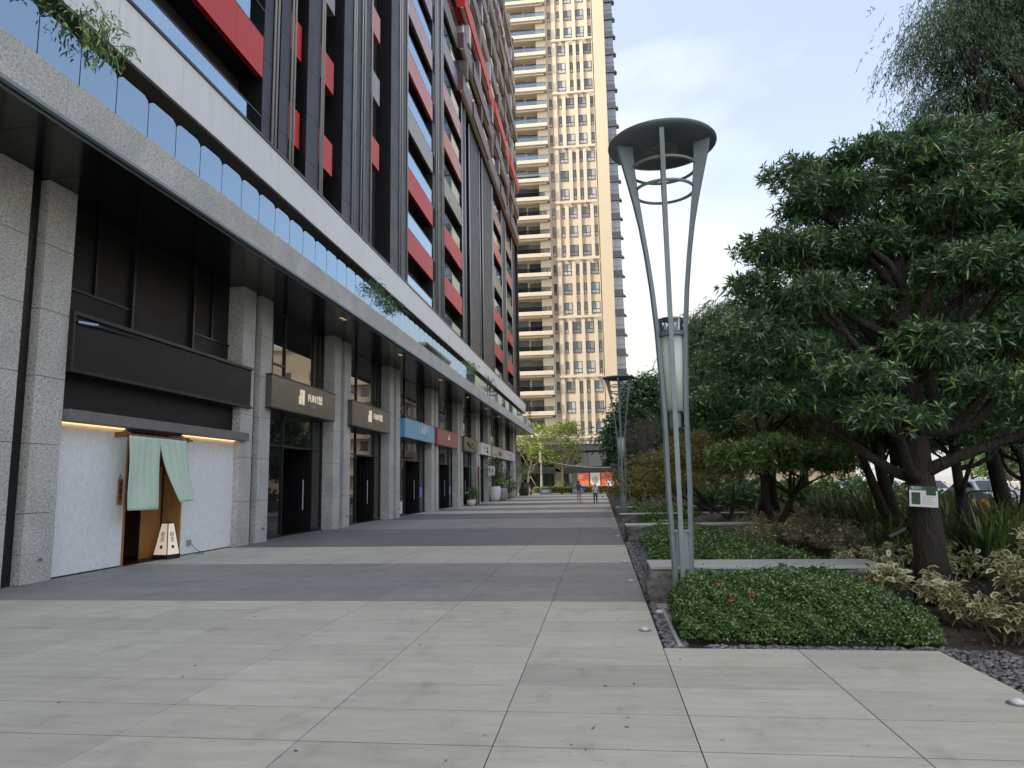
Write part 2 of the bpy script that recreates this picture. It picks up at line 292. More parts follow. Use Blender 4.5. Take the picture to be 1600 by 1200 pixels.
# ------------------------------------------------------------------ mesh helpers
class MB:
    def __init__(s): s.v, s.f, s.m, s.cm = [], [], [], 0
    def vs(s, pts):
        k = len(s.v); s.v.extend([tuple(p) for p in pts]); return k
    def face(s, idx): s.f.append(tuple(idx)); s.m.append(s.cm)
    def box(s, x0, x1, y0, y1, z0, z1, mi=None):
        if mi is not None: s.cm = mi
        k = s.vs([(x0, y0, z0), (x1, y0, z0), (x1, y1, z0), (x0, y1, z0), (x0, y0, z1), (x1, y0, z1), (x1, y1, z1), (x0, y1, z1)])
        for q in ((0, 3, 2, 1), (4, 5, 6, 7), (0, 1, 5, 4), (1, 2, 6, 5), (2, 3, 7, 6), (3, 0, 4, 7)): s.face([k + i for i in q])
        return s
    def cbox(s, x0, x1, y0, y1, z0, z1, c, mi=None):
        """box chamfered on the edges parallel to its faces: 26-face bevelled block"""
        if mi is not None: s.cm = mi
        bm = bmesh.new(); bmesh.ops.create_cube(bm, size=1)
        for v in bm.verts: v.co = ((x0 + x1) / 2 + v.co.x * (x1 - x0), (y0 + y1) / 2 + v.co.y * (y1 - y0), (z0 + z1) / 2 + v.co.z * (z1 - z0))
        bmesh.ops.bevel(bm, geom=bm.edges[:], offset=c, segments=1, affect='EDGES')
        k = s.vs([v.co[:] for v in bm.verts]); bm.verts.index_update()
        for f in bm.faces: s.face([k + v.index for v in f.verts])
        bm.free(); return s
    def quad(s, a, b, c, d, mi=None):
        if mi is not None: s.cm = mi
        k = s.vs([a, b, c, d]); s.face((k, k + 1, k + 2, k + 3)); return s
    def tube(s, pts, rad, n=8, cap=True, mi=None):
        if mi is not None: s.cm = mi
        pts = [Vector(p) for p in pts]
        if not hasattr(rad, '__len__'): rad = [rad] * len(pts)
        up = None; rings = []
        for i, p in enumerate(pts):
            d = (pts[min(i + 1, len(pts) - 1)] - pts[max(i - 1, 0)]).normalized()
            if up is None: up = d.orthogonal().normalized()
            up = (up - d * up.dot(d)); up = up.normalized() if up.length > 1e-6 else d.orthogonal().normalized()
            w = d.cross(up)
            rings.append(s.vs([p + (up * math.cos(2 * PI * j / n) + w * math.sin(2 * PI * j / n)) * rad[i] for j in range(n)]))
        for a, b in zip(rings, rings[1:]):
            for j in range(n): s.face((a + j, a + (j + 1) % n, b + (j + 1) % n, b + j))
        if cap:
            s.face([rings[0] + j for j in range(n)][::-1]); s.face([rings[-1] + j for j in range(n)])
        return s
    def lathe(s, prof, n=24, c=(0, 0), mi=None, cap=True):
        if mi is not None: s.cm = mi
        rings = [s.vs([(c[0] + r * math.cos(2 * PI * j / n), c[1] + r * math.sin(2 * PI * j / n), z) for j in range(n)]) for r, z in prof]
        for a, b in zip(rings, rings[1:]):
            for j in range(n): s.face((a + j, a + (j + 1) % n, b + (j + 1) % n, b + j))
        if cap:
            s.face([rings[0] + j for j in range(n)][::-1]); s.face([rings[-1] + j for j in range(n)])
        return s
    def prism(s, poly, axis, a, b, mi=None):
        """poly = 2-D outline, extruded along axis from a to b"""
        if mi is not None: s.cm = mi
        f = {'x': lambda p, t: (t, p[0], p[1]), 'y': lambda p, t: (p[0], t, p[1]), 'z': lambda p, t: (p[0], p[1], t)}[axis]
        n = len(poly); k = s.vs([f(p, a) for p in poly] + [f(p, b) for p in poly])
        s.face(list(range(k, k + n))[::-1]); s.face(list(range(k + n, k + 2 * n)))
        for i in range(n): s.face((k + i, k + (i + 1) % n, k + n + (i + 1) % n, k + n + i))
        return s
    def mesh(s, name, mats, smooth=False):
        me = bpy.data.meshes.new(name); me.from_pydata(s.v, [], s.f)
        for m in (mats if isinstance(mats, (list, tuple)) else [mats]): me.materials.append(M[m])
        me.polygons.foreach_set('material_index', s.m)
        if smooth: me.polygons.foreach_set('use_smooth', [True] * len(s.f))
        bm = bmesh.new(); bm.from_mesh(me); bmesh.ops.recalc_face_normals(bm, faces=bm.faces[:]); bm.to_mesh(me); bm.free()
        me.update(); return me
    def build(s, name, mats, parent=None, smooth=False, loc=None):
        return link(name, s.mesh(name, mats, smooth), parent, loc)
def link(name, data, parent=None, loc=None, rz=0.0, scale=None):
    o = bpy.data.objects.new(name, data); C.objects.link(o)
    if parent: o.parent = parent
    if loc: o.location = loc
    if rz: o.rotation_euler = (0, 0, rz)
    if scale: o.scale = scale
    return o
def tag(o, label=None, cat=None, group=None, kind=None):
    if label: o['label'] = label
    if cat: o['category'] = cat
    if group: o['group'] = group
    if kind: o['kind'] = kind
    return o
def thing(name, label, cat, loc=(0, 0, 0), rz=0.0, group=None):
    o = bpy.data.objects.new(name, None); C.objects.link(o); o.location = loc; o.rotation_euler = (0, 0, rz); o.empty_display_size = .2
    return tag(o, label, cat, group)
def bx(name, m, parent, x0, x1, y0, y1, z0, z1):
    return MB().box(x0, x1, y0, y1, z0, z1).build(name, m, parent)
def copy_tree(o, parent=None):
    c = o.copy(); C.objects.link(c); c.parent = parent
    for ch in list(o.children): copy_tree(ch, c)
    return c
def text(name, body, loc, size, m, parent, rot=(PI / 2, 0, PI / 2), extrude=.01, align='CENTER', sx=1.0):
    cu = bpy.data.curves.new(name, 'FONT'); cu.body = body; cu.size = size; cu.extrude = extrude; cu.align_x = align; cu.align_y = 'CENTER'; cu.resolution_u = 3
    cu.materials.append(M[m]); t = bpy.data.objects.new('tmp', cu)
    me = bpy.data.meshes.new_from_object(t); me.name = name; bpy.data.objects.remove(t)
    o = link(name, me, parent, loc); o.rotation_euler = rot; o.scale = (sx, 1, 1)
    return o
ORD = ['first', 'second', 'third', 'fourth', 'fifth', 'sixth', 'seventh', 'eighth', 'ninth', 'tenth', 'eleventh', 'twelfth', 'thirteenth', 'fourteenth', 'fifteenth', 'sixteenth']

# ------------------------------------------------------------------ ground, plaza, road
def struct(name, o): return tag(o, kind='structure')
g = bx('ground', 'ground_far', None, -1500, 1500, -1500, 1500, -.6, -.14); struct('ground', g)
plaza = MB().box(-13.2, .55, -26, 3.3, -.10, -.033).box(-13.2, .55, 3.3, 14.92, -.10, -.004).box(-13.2, .55, 14.92, 100, -.10, -.033).box(.553, 3.12, -26, 3.3, -.10, -.033).box(.553, 3.12, 3.3, 7.42, -.10, -.004).build('plaza', 'mortar'); struct('plaza', plaza)
COLX = [.55 - 1.295 * k for k in range(10)]
slabs = {}
def slab_mesh(mn, w, d):
    k = (mn, round(w, 3), round(d, 3))
    if k not in slabs:
        b = MB().box(0, w, 0, d, -.03, -.0015); b.f.pop(1); b.m.pop(1)
        i = .0015; a = b.vs([(i, i, 0), (w - i, i, 0), (w - i, d - i, 0), (i, d - i, 0)])
        b.face((a, a + 1, a + 2, a + 3))
        for p in range(4): b.face((4 + p, 4 + (p + 1) % 4, a + (p + 1) % 4, a + p))
        slabs[k] = b.mesh('paving_slab', mn)
    return slabs[k]
GAP = .0035
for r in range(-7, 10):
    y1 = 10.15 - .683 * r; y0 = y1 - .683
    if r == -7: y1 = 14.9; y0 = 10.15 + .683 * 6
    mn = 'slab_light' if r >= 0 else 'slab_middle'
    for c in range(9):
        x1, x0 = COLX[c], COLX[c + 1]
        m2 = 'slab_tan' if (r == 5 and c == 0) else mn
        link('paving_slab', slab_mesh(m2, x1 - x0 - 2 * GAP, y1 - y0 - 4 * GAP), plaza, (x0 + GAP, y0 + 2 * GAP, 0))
    if r >= 4:
        for x0, x1 in ((.55, 1.83), (1.83, 3.12)):
            link('paving_slab', slab_mesh('slab_light', x1 - x0 - 2 * GAP, y1 - y0 - 4 * GAP), plaza, (x0 + GAP, y0 + 2 * GAP, 0))
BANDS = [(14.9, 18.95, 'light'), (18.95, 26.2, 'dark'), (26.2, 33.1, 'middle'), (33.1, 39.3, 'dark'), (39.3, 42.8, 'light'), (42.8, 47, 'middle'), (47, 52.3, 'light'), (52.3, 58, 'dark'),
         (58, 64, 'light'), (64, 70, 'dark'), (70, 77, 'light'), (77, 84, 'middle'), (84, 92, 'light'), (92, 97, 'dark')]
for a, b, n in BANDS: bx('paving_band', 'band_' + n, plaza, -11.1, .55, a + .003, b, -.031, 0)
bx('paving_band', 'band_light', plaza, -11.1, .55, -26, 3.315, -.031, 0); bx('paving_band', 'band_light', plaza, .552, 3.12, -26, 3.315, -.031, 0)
# planting bed, road
bed = bx('planting_bed', 'soil', None, .56, 16.2, 7.43, 96, -.12, -.035); tag(bed, kind='structure')
bed2 = bx('planting_bed', 'soil', None, 3.13, 16.2, -26, 7.425, -.12, -.035); tag(bed2, kind='structure')
road = bx('road', 'asphalt', None, 16.5, 31.5, -60, 400, -.13, -.06); struct('road', road)
for x in (19.0, 24.2): 
    for y in range(0, 110, 6): bx('lane_marking', 'road_paint', road, x, x + .12, y, y + 3.2, -.06, -.055)
bx('edge_marking', 'road_paint', road, 30.6, 30.72, -60, 200, -.06, -.055)
kb = bx('kerb', 'kerb_stone', None, 16.2, 16.5, -60, 200, -.13, .04); struct('kerb', kb)
kb = bx('kerb', 'kerb_stone', None, 31.5, 31.8, -60, 200, -.13, .08); struct('kerb', kb)
pv = bx('pavement', 'street_paving', None, 31.8, 48, -60, 200, -.13, .075); struct('pavement', pv)
fg = bx('forecourt', 'street_paving', None, -40, 16.2, 100.003, 108, -.13, -.02); struct('forecourt', fg)

# ------------------------------------------------------------------ the dark building with the shops
B = thing('apartment_building', 'dark clad apartment building with red balconies above a granite shop arcade', 'building', (-11, 40, 0))
B.location = (0, 0, 0)
XF, XG, ZS = -10.25, -10.75, 7.55            # pier face, glass line, soffit
YE = 88.4
bx('core', 'brown_black', B, -21, -12.7, -26, YE, 0, 7.8)
bx('core', 'brown_black', B, -21, -11.05, -26, YE, 7.8, 62)
PIERS = [-5.0, 3.2, 11.4, 20.0, 27.17, 34.5, 43.2, 51.3, 58.9, 65.0, 75.0, 84.0]
gm = {}
for i, yc_ in enumerate(PIERS):
    P = link('pier', None, B)
    near = 2 <= i <= 7
    for a, b in ((yc_ - .92, yc_ - .2), (yc_ + .2, yc_ + .92)):
        if near:
            h = ZS / 6
            if 'g' not in gm:
                gm['g'] = MB().cbox(-10.9, XF, 0, .72, .004, h - .004, .006).mesh('granite_slab', 'granite')
            for k in range(6): link('granite_slab', gm['g'], P, (0, a, k * h))
        else:
            bx('granite_slab', 'granite', P, -10.9, XF, a, b, 0, ZS)
    MB().box(-10.9, -10.44, yc_ - .198, yc_ + .198, 0, ZS).box(-10.44, -10.40, yc_ - .06, yc_ + .06, 0, ZS).build('black_channel', 'black_metal', P)
    if i > 1:
        q = MB(); q.tube([(XF - .02, yc_ + .6, .42), (XF + .05, yc_ + .6, .42)], .03, 8); q.tube([(XF + .05, yc_ + .6, .42), (XF + .08, yc_ + .56, .45)], .018, 6); q.build('water_tap', 'steel_grey', P)

# canopy: soffit, fascia, glass rail, white band
link_y = lambda y0, y1, n: [(y0 + (y1 - y0) * i / n, y0 + (y1 - y0) * (i + 1) / n) for i in range(n)]
YS = -26
for a, b in link_y(YS, YE, 64):
    MB().box(-12.7, -8.32, a + .006, b - .006, ZS, ZS + .12).build('soffit_panel', 'soffit_black', B)
bx('soffit_bed', 'frame_black', B, -12.7, -8.33, YS, YE, ZS + .07, ZS + .3)
MB().box(-8.36, -8.27, YS, YE, ZS - .05, ZS + .012).box(-8.52, -8.46, YS, YE, ZS - .03, ZS + .01).build('drip_edge', 'steel_grey', B)
fm = MB().box(-8.6, -8.30, .004, 1.776, ZS + .012, 8.24).mesh('fascia_panel', 'granite')
y = YS
while y < YE - .5:
    link('fascia_panel', fm, B, (0, y, 0)); y += 1.78
bx('terrace_slab', 'grey_soffit', B, -11, -8.61, YS, YE, 7.86, 8.2)
# glass rail of separate panes with clipped corners
c = .13; w = .868
pane = MB().prism([(0, 8.25), (w, 8.25), (w, 9.08 - c), (w - .03, 9.08 - c * .45), (w - c, 9.08), (c, 9.08), (.03, 9.08 - c * .45), (0, 9.08 - c)], 'x', -8.385, -8.37).mesh('glass_pane', 'rail_glass')
y = 9.03 - .889 * 12
while y < YE - .5:
    link('glass_pane', pane, B, (0, y, 0)); y += .889
bx('rail_shoe', 'silver', B, -8.42, -8.34, YS, YE, 8.242, 8.256)
# set-back storey behind the rail
bx('dark_wall', 'brown_black', B, -11.0, -10.7, YS, YE, 8.2, 10.32)
for yy in (3.0, 11.4, 17.2, 20.0, 27.2, 34.5, 43.2, 51.3, 58.9, 65, 75, 84):
    MB().box(-10.7, -9.95, yy - .35, yy + .35, 8.2, 10.32).build('dark_column', 'black_metal', B)
    for dy in (.18, .42): MB().tube([(-9.9, yy + dy, 8.2), (-9.9, yy + dy, 10.3)], .045, 8).build('down_pipe', 'silver', B, True)
wm = MB().cbox(-11.0, -9.25, .006, 2.19, 10.32, 11.52, .008).mesh('white_panel', 'white_panel')
y = 14.07 - 2.2 * 18
while y < YE - .5:
    link('white_panel', wm, B, (0, y, 0)); y += 2.2
bx('band_soffit', 'grey_soffit', B, -10.98, -9.30, YS, YE, 10.295, 10.315)
bx('band_cap', 'frame_black', B, -11.0, -9.22, YS, YE, 11.524, 11.60)

# dark upper facade: recessed brick, clad piers, pipes, balconies
FH, Z0, XU, XR = 3.6, 14.48, -10.2, -11.02
NF = 13
bx('brick_wall', 'dark_brick', B, -11.2, XR, YS, YE, 11.5, 62)
UP = [(6.2, 8.0, 62), (19.62, 20.22, 62), (20.78, 21.52, 62), (22.95, 24.12, 62), (26.55, 27.62, 62), (28.02, 28.70, 62), (29.2, 30.05, 62), (33.3, 34.78, 62), (35.32, 36.28, 62), (43.2, 43.28, 62),
      (44.05, 45.0, 62), (52.35, 53.6, 32.2), (55.7, 60.4, 32.2), (62.2, 67.7, 32.2), (75.1, 78.3, 32.2), (84.2, 88.4, 32.2), (-26, -10, 62), (-2, 0, 62)]
for a, b, zt in UP:
    if b - a < .2: 
        bx('pier_return', 'cladding', B, XR, XU, a - .7, b, 11.55, zt); continue
    P = link('clad_pier', None, B)
    bx('backing', 'frame_black', P, XR, XU - .03, a + .01, b - .01, 11.55, zt)
    z = 12.1 - .9; n = 0
    nh = 1.8
    me = MB().cbox(XU - .05, XU, .006, b - a - .006, .006, nh - .006, .004).mesh('cladding_panel', 'cladding')
    hi = min(zt, 46 if a > 19 else 30)
    while z + nh < hi:
        link('cladding_panel', me, P, (0, a, z + .4)); z += nh
    if zt - (z + .4) > .1: bx('cladding_panel', 'cladding', P, XU - .05, XU, a + .006, b - .006, z + .406, zt)
for yy, zt in ((20.3, 62), (20.52, 62), (21.6, 62), (21.82, 62), (24.2, 62), (24.38, 62), (27.7, 62), (27.93, 62), (28.78, 62), (29.1, 62), (30.12, 62), (34.86, 62), (35.24, 62), (36.34, 62), (43.38, 62), (43.9, 62), (45.1, 62), (45.55, 62),
               (52.3, 33), (53.7, 33), (55.5, 32), (60.6, 32), (62.0, 32), (67.9, 32), (68.6, 32), (75.0, 32), (78.4, 32), (84.1, 32)):
    MB().tube([(XU + .03, yy, 11.5), (XU + .03, yy, zt)], .045, 8).build('facade_pipe', 'silver', B, True)
FC = ['red', 'red', 'olive', 'brick_pink', 'dusty_pink', 'lavender', 'grey_brown', 'maroon', 'lavender', 'red', 'grey_brown', 'purple', 'grey_brown']
meshes = {}
def balcony(a, b, k, cname, xf=XU):
    z = Z0 + FH * k; bal = link('balcony', None, B)
    n = max(2, round((b - a) / 1.75)); w = (b - a) / n
    key = (round(w, 3), cname, xf)
    if key not in meshes: meshes[key] = MB().cbox(xf - .06, xf, .004, w - .004, 0, 1.36, .004).mesh('parapet_panel', cname)
    for i in range(n): link('parapet_panel', meshes[key], bal, (0, a + i * w, z))
    MB().box(XR, xf - .16, a, b, z + .01, z + .22).build('slab', 'frame_black', bal); MB().box(xf - .16, xf - .061, a, b, z - .004, z + .2).build('lip', cname, bal)
    MB().box(xf - .02, xf - .01, a, b - .9, z + 1.38, z + 2.28).build('glass_rail', 'balcony_glass', bal)
    MB().box(xf - .035, xf + .005, a, b, z + 2.28, z + 2.32).box(xf - .035, xf + .005, a, b, z + 1.36, z + 1.385).build('handrail', 'frame_black', bal)
    MB().box(XR, XR + .02, a + .5, b - .3, z + .25, z + 2.9).build('balcony_door', 'shop_glass', bal)
bays = [(8.0, 19.6), (36.4, 43.1), (46.0, 52.2), (69.0, 74.9), (78.5, 84.0)]
for a, b in bays:
    for k in range(-1, NF):
        if b > 50 and k > 4 and a > 50: continue
        balcony(a, b, k, FC[max(k, 0)])
# single coloured window boxes on the recessed wall
def wbox(a, b, k, cname, xf, lo=0.0):
    z = Z0 + FH * k + lo
    MB().cbox(XR, xf, a, b, z, z + 1.38, .006).build('window_box', cname, B)
    MB().box(XR, XR + .04, a, b, z + 1.42, z + 2.7).build('window_pane', 'shop_glass', B)
    MB().box(XR, XR + .07, (a + b) / 2 - .03, (a + b) / 2 + .03, z + 1.42, z + 2.7).build('window_bar', 'frame_black', B)
for k in range(0, NF):
    wbox(20.56, 20.77, k, FC[k], XU - .30)
    wbox(21.92, 22.82, k, FC[k] if k != 3 else 'olive', XU - .2, 13.66 + 3.41 * k - (Z0 + FH * k))
    wbox(24.48, 25.95, k, FC[k], XU - .2, 14.03 + 3.55 * k - (Z0 + FH * k))
    if k > 0: wbox(30.22, 32.0, k, FC[k], XU - .2, 17.03 + 3.42 * (k - 1) - (Z0 + FH * k))
# upper storeys of the far half: long projecting bands
UC = [('maroon', 0), ('maroon', 1), ('red', 2), ('grey_brown', 3), ('grey_brown', 4), ('grey_brown', 5), ('lavender', 6), ('grey_brown', 7)]
rr = random.Random(3)
for cname, j in UC:
    z = 32.45 + FH * j
    xf = -9.75 + .05 * (j % 3)
    bal = link('balcony_band', None, B)
    n = 9; w = (YE - 51.0) / n
    for i in range(n):
        off = rr.choice([0, 0, .10])
        MB().cbox(XR, xf + off, 51.0 + i * w + .01, 51.0 + (i + 1) * w - .01, z, z + 1.36, .01).build('band_panel', cname, bal)
    MB().box(xf - .30, xf - .05, 51.02, YE - .02, z - .10, z - .01).build('band_edge', 'beige', bal)
    MB().box(xf - .12, xf - .10, 51.2, YE - .1, z + 1.37, z + 2.25).build('glass_rail', 'balcony_glass', bal)
    for i in range(6):
        yy = 53 + i * 5.9 + rr.uniform(-1, 1)
        MB().cbox(XR, xf + .12, yy, yy + rr.uniform(.5, .9), z + 1.5 + rr.uniform(-.3, .2), z + 3.3, .01).build('window_box', rr.choice(['pale_box', 'grey_brown', 'grey_brown', 'lavender', 'maroon']), bal)
    MB().box(XR, -10.6, 51.2, YE, z + 2.0, z + 3.4).build('dark_glass', 'shop_glass', bal)
bx('end_fin', 'cladding', B, -11.0, -9.9, YE - .12, YE + .1, 11.6, 62)

# shop bays: glass, mullions, doors, sign boxes
def frame_grid(P, y0, y1, zs, ys, m='frame_black', x=XG, t=.05):
    for yy in ys: bx('mullion', m, P, x - .06, x + .06, yy - t / 2, yy + t / 2, zs[0], zs[-1])
    for zz in zs: bx('transom', m, P, x - .05, x + .05, y0, y1, zz - t / 2, zz + t / 2)
for i in range(1, len(PIERS) - 1):
    if i == 2: continue
    y0, y1 = PIERS[i] + .92, PIERS[i + 1] - .92
    if i + 1 == len(PIERS): break
    P = link('shopfront', None, B)
    L = y1 - y0; da, db = y0 + L * .36, y0 + L * .82
    zt = 3.02
    for a, b in ((y0, da), (db, y1)):
        bx('window_pane', 'shop_glass', P, XG - .015, XG + .002, a, b, .08, zt - .03)
        bx('sill', 'frame_black', P, XG - .08, XG + .08, a, b, 0, .09)
    ys = [y0, da, db, y1]
    for a, b in zip(ys, ys[1:]):
        bx('window_pane', 'shop_glass', P, XG - .015, XG + .002, a + .03, b - .03, zt + .03, 4.1)
        bx('window_pane', 'mirror_glass', P, XG - .015, XG + .002, a + .03, b - .03, (5.75 if b < y1 - .01 and a < y0 + .01 else 5.1), ZS - .02)
    bx('window_pane', 'mirror_glass', P, XG - .015, XG + .002, y0 + .03, da - .03, 5.1, 5.72)
    frame_grid(P, y0, y1, [0, zt, 4.1], ys); frame_grid(P, y0, y1, [5.1, ZS], [y0 + .02, (y0 + da) / 2, da, db, (db + y1) / 2, y1 - .02], t=.07)
    for a, b in ((y0, da), (db, y1)): bx('transom', 'frame_black', P, XG - .05, XG + .05, a, b, 5.72, 5.78)
    bx('spandrel', 'brown_black', P, XG - .06, XG - .02, y0, y1, 4.1, 5.1)
    if i == 3: text('lettering', '60', (XG + .006, y0 + .85, 1.85), .30, 'sign_letter', P, extrude=.002)
    if i in (4, 6): bx('paper_notice', 'poster_white', P, XG + .004, XG + .008, y0 + .25, y0 + .62, 1.25, 1.75)
    if i in (5, 6): bx('window_poster', 'poster_white', P, XG + .004, XG + .008, y0 + .2, da - .3, .12, .75); bx('window_poster', 'poster_blue', P, XG + .004, XG + .008, db + .2, y1 - .4, .9, 1.5)
    d = link('entrance', None, P)
    MB().tube([(XG - .25, db - .06, .8), (XG - .25, db - .06, 1.9)], .02, 8).build('door_pull', 'silver', d)
    MB().box(-12.4, XG, db, db + .05, 0, zt).box(-12.4, XG + .04, da - .05, da, 0, zt).box(-12.4, -12.35, da, db, 0, zt).box(-12.4, XG, da, db, zt - .05, zt - .031).build('portal', 'black_metal', d)
    q = MB()
    for k in range(9): q.box(-12.3 + k * .17, -12.2 + k * .17, db - .025, db, 0, zt - .05)
    q.build('ribbed_panel', 'black_metal', d)
    bx('door_leaf', 'shop_glass', d, -12.33, -12.3, da + .2, db - .2, .02, 2.4); bx('door_mat', 'black_metal', d, -12.2, XG - .1, da + .1, db - .1, 0, .012)
for i in (0, 1):
    y0, y1 = PIERS[i] + .92, PIERS[i + 1] - .92
    if i == 0: bx('window_pane', 'shop_glass', B, XG - .02, XG, y0, y1, 0, ZS)
bx('window_pane', 'shop_glass', B, XG - .02, XG, -26, PIERS[0] - .92, 0, ZS)
bx('end_wall', 'podium_grey', B, -12.7, -10.5, PIERS[-1] + .92, YE, 0, ZS)
for yy in (23.44, 30.7, 38.8, 47.2, 55, 62, 70, 80):
    s = link('soffit_light', None, B)
    MB().lathe([(.10, ZS - .012), (.10, ZS - .002)], 14, (-8.93, yy)).lathe([(.10, ZS - .012), (.10, ZS - .002)], 14, (-8.93, yy + .26)).build('bezel', 'silver', s)
    MB().lathe([(.075, ZS - .016), (.075, ZS - .006)], 14, (-8.93, yy)).lathe([(.075, ZS - .016), (.075, ZS - .006)], 14, (-8.93, yy + .26)).build('lens', 'downlight', s)

# hanging shop signs
XS = -10.05
def sign(y0, y1, m, label, side=.0, z0=4.12, z1=5.12, mats=None):
    s = thing('shop_sign', label, 'shop sign', (XS, (y0 + y1) / 2, z0), group='shop signs under the arcade')
    h = (y1 - y0) / 2
    MB().cbox(XF + .005 - XS - .48, 0, -h, h, 0, z1 - z0, .008).build('sign_box', m, s)
    MB().box(XF - XS - .48, .015, -h - .02, h + .02, z1 - z0 + .002, z1 - z0 + .045).box(XF - XS - .48, .012, -h, h, -.03, -.002).build('cap_strip', 'frame_black', s)
    return s
def glyphA(s, y, z, h, m):
    q = MB(); t = .12 * h; w = .62 * h
    q.box(0, .03, y, y + t, z, z + .55 * h); q.box(0, .03, y + t * 1.5, y + t * 2.5, z, z + h)          # two left stems
    q.box(0, .03, y + t * 2.5, y + w, z + h - t, z + h); q.box(0, .03, y + t * 2.5, y + w - t * 1.6, z + .45 * h, z + .45 * h + t); q.box(0, .03, y + t, y + t * 1.5, z + .45 * h, z + .45 * h + t)
    q.box(0, .03, y + w - t, y + w, z, z + h - t); q.box(0, .03, y + w + t * .5, y + w + t * 1.6, z, z + h); q.build('emblem', m, s)
s = sign(20.55, 25.85, 'sign_bronze', 'bronze sign box with gold emblem above the shop beside the white entrance'); glyphA(s, -.65, .30, .5, 'sign_letter'); text('lettering', 'FUNT炫', (.012, .72, .58), .36, 'sign_letter', s); text('lettering', '日式燒肉', (.012, .52, .30), .15, 'print_grey', s)
s = sign(27.75, 33.05, 'sign_bronze', 'second bronze sign box with gold emblem, between granite piers'); glyphA(s, -.65, .30, .5, 'sign_letter'); text('lettering', 'FUNT炫', (.012, .72, .58), .36, 'sign_letter', s); text('lettering', '日式燒肉', (.012, .52, .30), .15, 'print_grey', s)
s = sign(35.7, 42.2, 'sign_blue', 'sky blue sign box with silver characters'); text('lettering', '上海銀行', (.012, .5, .55), .62, 'sign_white', s, extrude=.025)
s = sign(43.0, 49.45, 'sign_red', 'dull red sign box next to the sky blue one'); text('lettering', '品', (.012, .1, .58), .36, 'sign_letter', s, extrude=.004)
s = sign(51.7, 57.3, 'sign_olive', 'olive bronze sign box with a dark swoosh')
MB().tube([(.01, -1.6, .75), (.01, -1.2, .5), (.01, -.2, .32), (.01, 1.6, .22)], [.02, .09, .05, .015], 6).tube([(.01, .2, .6), (.01, .6, .58)], .06, 6).build('emblem', 'ink', s)
s = sign(59.4, 64.3, 'sign_white', 'white sign box with black lettering'); text('lettering', 'T', (.012, -1.1, .5), .7, 'ink', s); text('lettering', 'Times', (.012, .5, .66), .3, 'ink', s); text('lettering', 'Clinic', (.012, .6, .34), .42, 'ink', s)
s = sign(65.7, 74.0, 'sign_cream', 'cream sign box with thin brown lettering'); text('lettering', 'Crossi', (.012, .6, .5), .8, 'wood_dark', s)
s = sign(74.05, 82.5, 'sign_lilac', 'pale lilac sign box at the far end of the arcade'); bx('emblem', 'lavender', s, .001, .012, -2.4, -2.0, .5, .7); bx('print_line', 'lavender', s, .001, .012, -.6, 1.4, .52, .66); bx('print_line', 'lavender', s, .001, .012, -.2, 2.6, .2, .28)

# white plastered restaurant front in the first full bay
y0, y1 = PIERS[2] + .92, PIERS[3] - .92
P = link('restaurant_front', None, B)
XW = -10.42
bx('white_wall', 'white_plaster', P, -10.85, XW, y0, 14.47, .03, 2.98); bx('white_wall', 'white_plaster', P, -10.85, XW, 16.62, y1, .03, 2.98)
bx('plinth', 'frame_black', P, -10.85, XW - .01, y0, 14.45, 0, .029); bx('plinth', 'frame_black', P, -10.85, XW - .01, 16.64, y1, 0, .029)
MB().cbox(-10.85, -10.12, y0 + .02, y1 + .3, 2.99, 3.22, .01).build('lintel', 'concrete_beam', P)
for a, b in ((y0 + .05, 14.3), (16.5, y1 - .05)): bx('led_strip', 'led_warm', P, -10.40, -10.36, a, b, 2.965, 2.985)
bx('fascia_board', 'brown_black', P, -10.85, -10.5, y0, y1, 3.225, 4.02)
sb = link('blank_sign', None, P)
bx('sign_box', 'brown_black', sb, -10.8, -10.2, y0 + .02, y1 + .45, 4.02, 5.08)
MB().box(-10.8, -10.15, y0, y1 + .48, 5.085, 5.16).box(-10.8, -10.15, y0, y1 + .48, 3.95, 4.015).box(-10.8, -10.15, y0, y0 + .06, 4.017, 5.083).build('sign_frame', 'black_metal', sb)
bx('sign_seam', 'frame_black', sb, -10.2, -10.197, 17.45, 17.46, 4.1, 5.0)
MB().tube([(-10.16, y0 + .1, 4.95), (-10.12, y0 + .6, 4.99), (-10.16, y0 + 1.4, 5.0), (-10.18, y0 + 2.1, 4.98)], [.03, .035, .02, .008], 6).build('torn_film', 'rail_glass', sb)
for a, b, lo in ((y0, 13.5, 5.8), (13.5, 14.7, 5.8), (14.7, 17.15, 5.18), (17.15, 18.1, 5.8), (18.1, y1, 5.8)): bx('blind_panel', 'brown_black', P, -10.85, -10.72, a + .03, b - .03, lo, ZS)
for a, b in ((y0, 14.7), (17.15, y1)): bx('blind_panel', 'brown_black', P, -10.85, -10.70, a + .03, b - .03, 5.18, 5.74)
for v in ((-10.62, 14.66, 14.74, 5.16, ZS), (-10.62, 17.11, 17.19, 5.16, ZS), (-10.66, 13.48, 13.52, 5.80, ZS), (-10.66, 18.08, 18.12, 5.80, ZS), (-10.67, y0, 14.65, 5.745, 5.795), (-10.67, 17.2, y1, 5.745, 5.795)): bx('mullion', 'black_metal', P, -10.85, *v)
bx('window_bed', 'frame_black', P, -10.9, -10.851, y0, y1, 3.0, ZS)
d = link('doorway', None, P)
MB().box(-12.6, -10.86, 16.62, 16.68, 0, 2.9).box(-12.6, -12.55, 14.41, 16.62, 0, 2.9).build('inner_wall', 'wood_dark', d)
MB().box(-12.6, -10.86, 14.35, 14.41, 0, 2.9).build('inner_side', 'wood_dark', d)
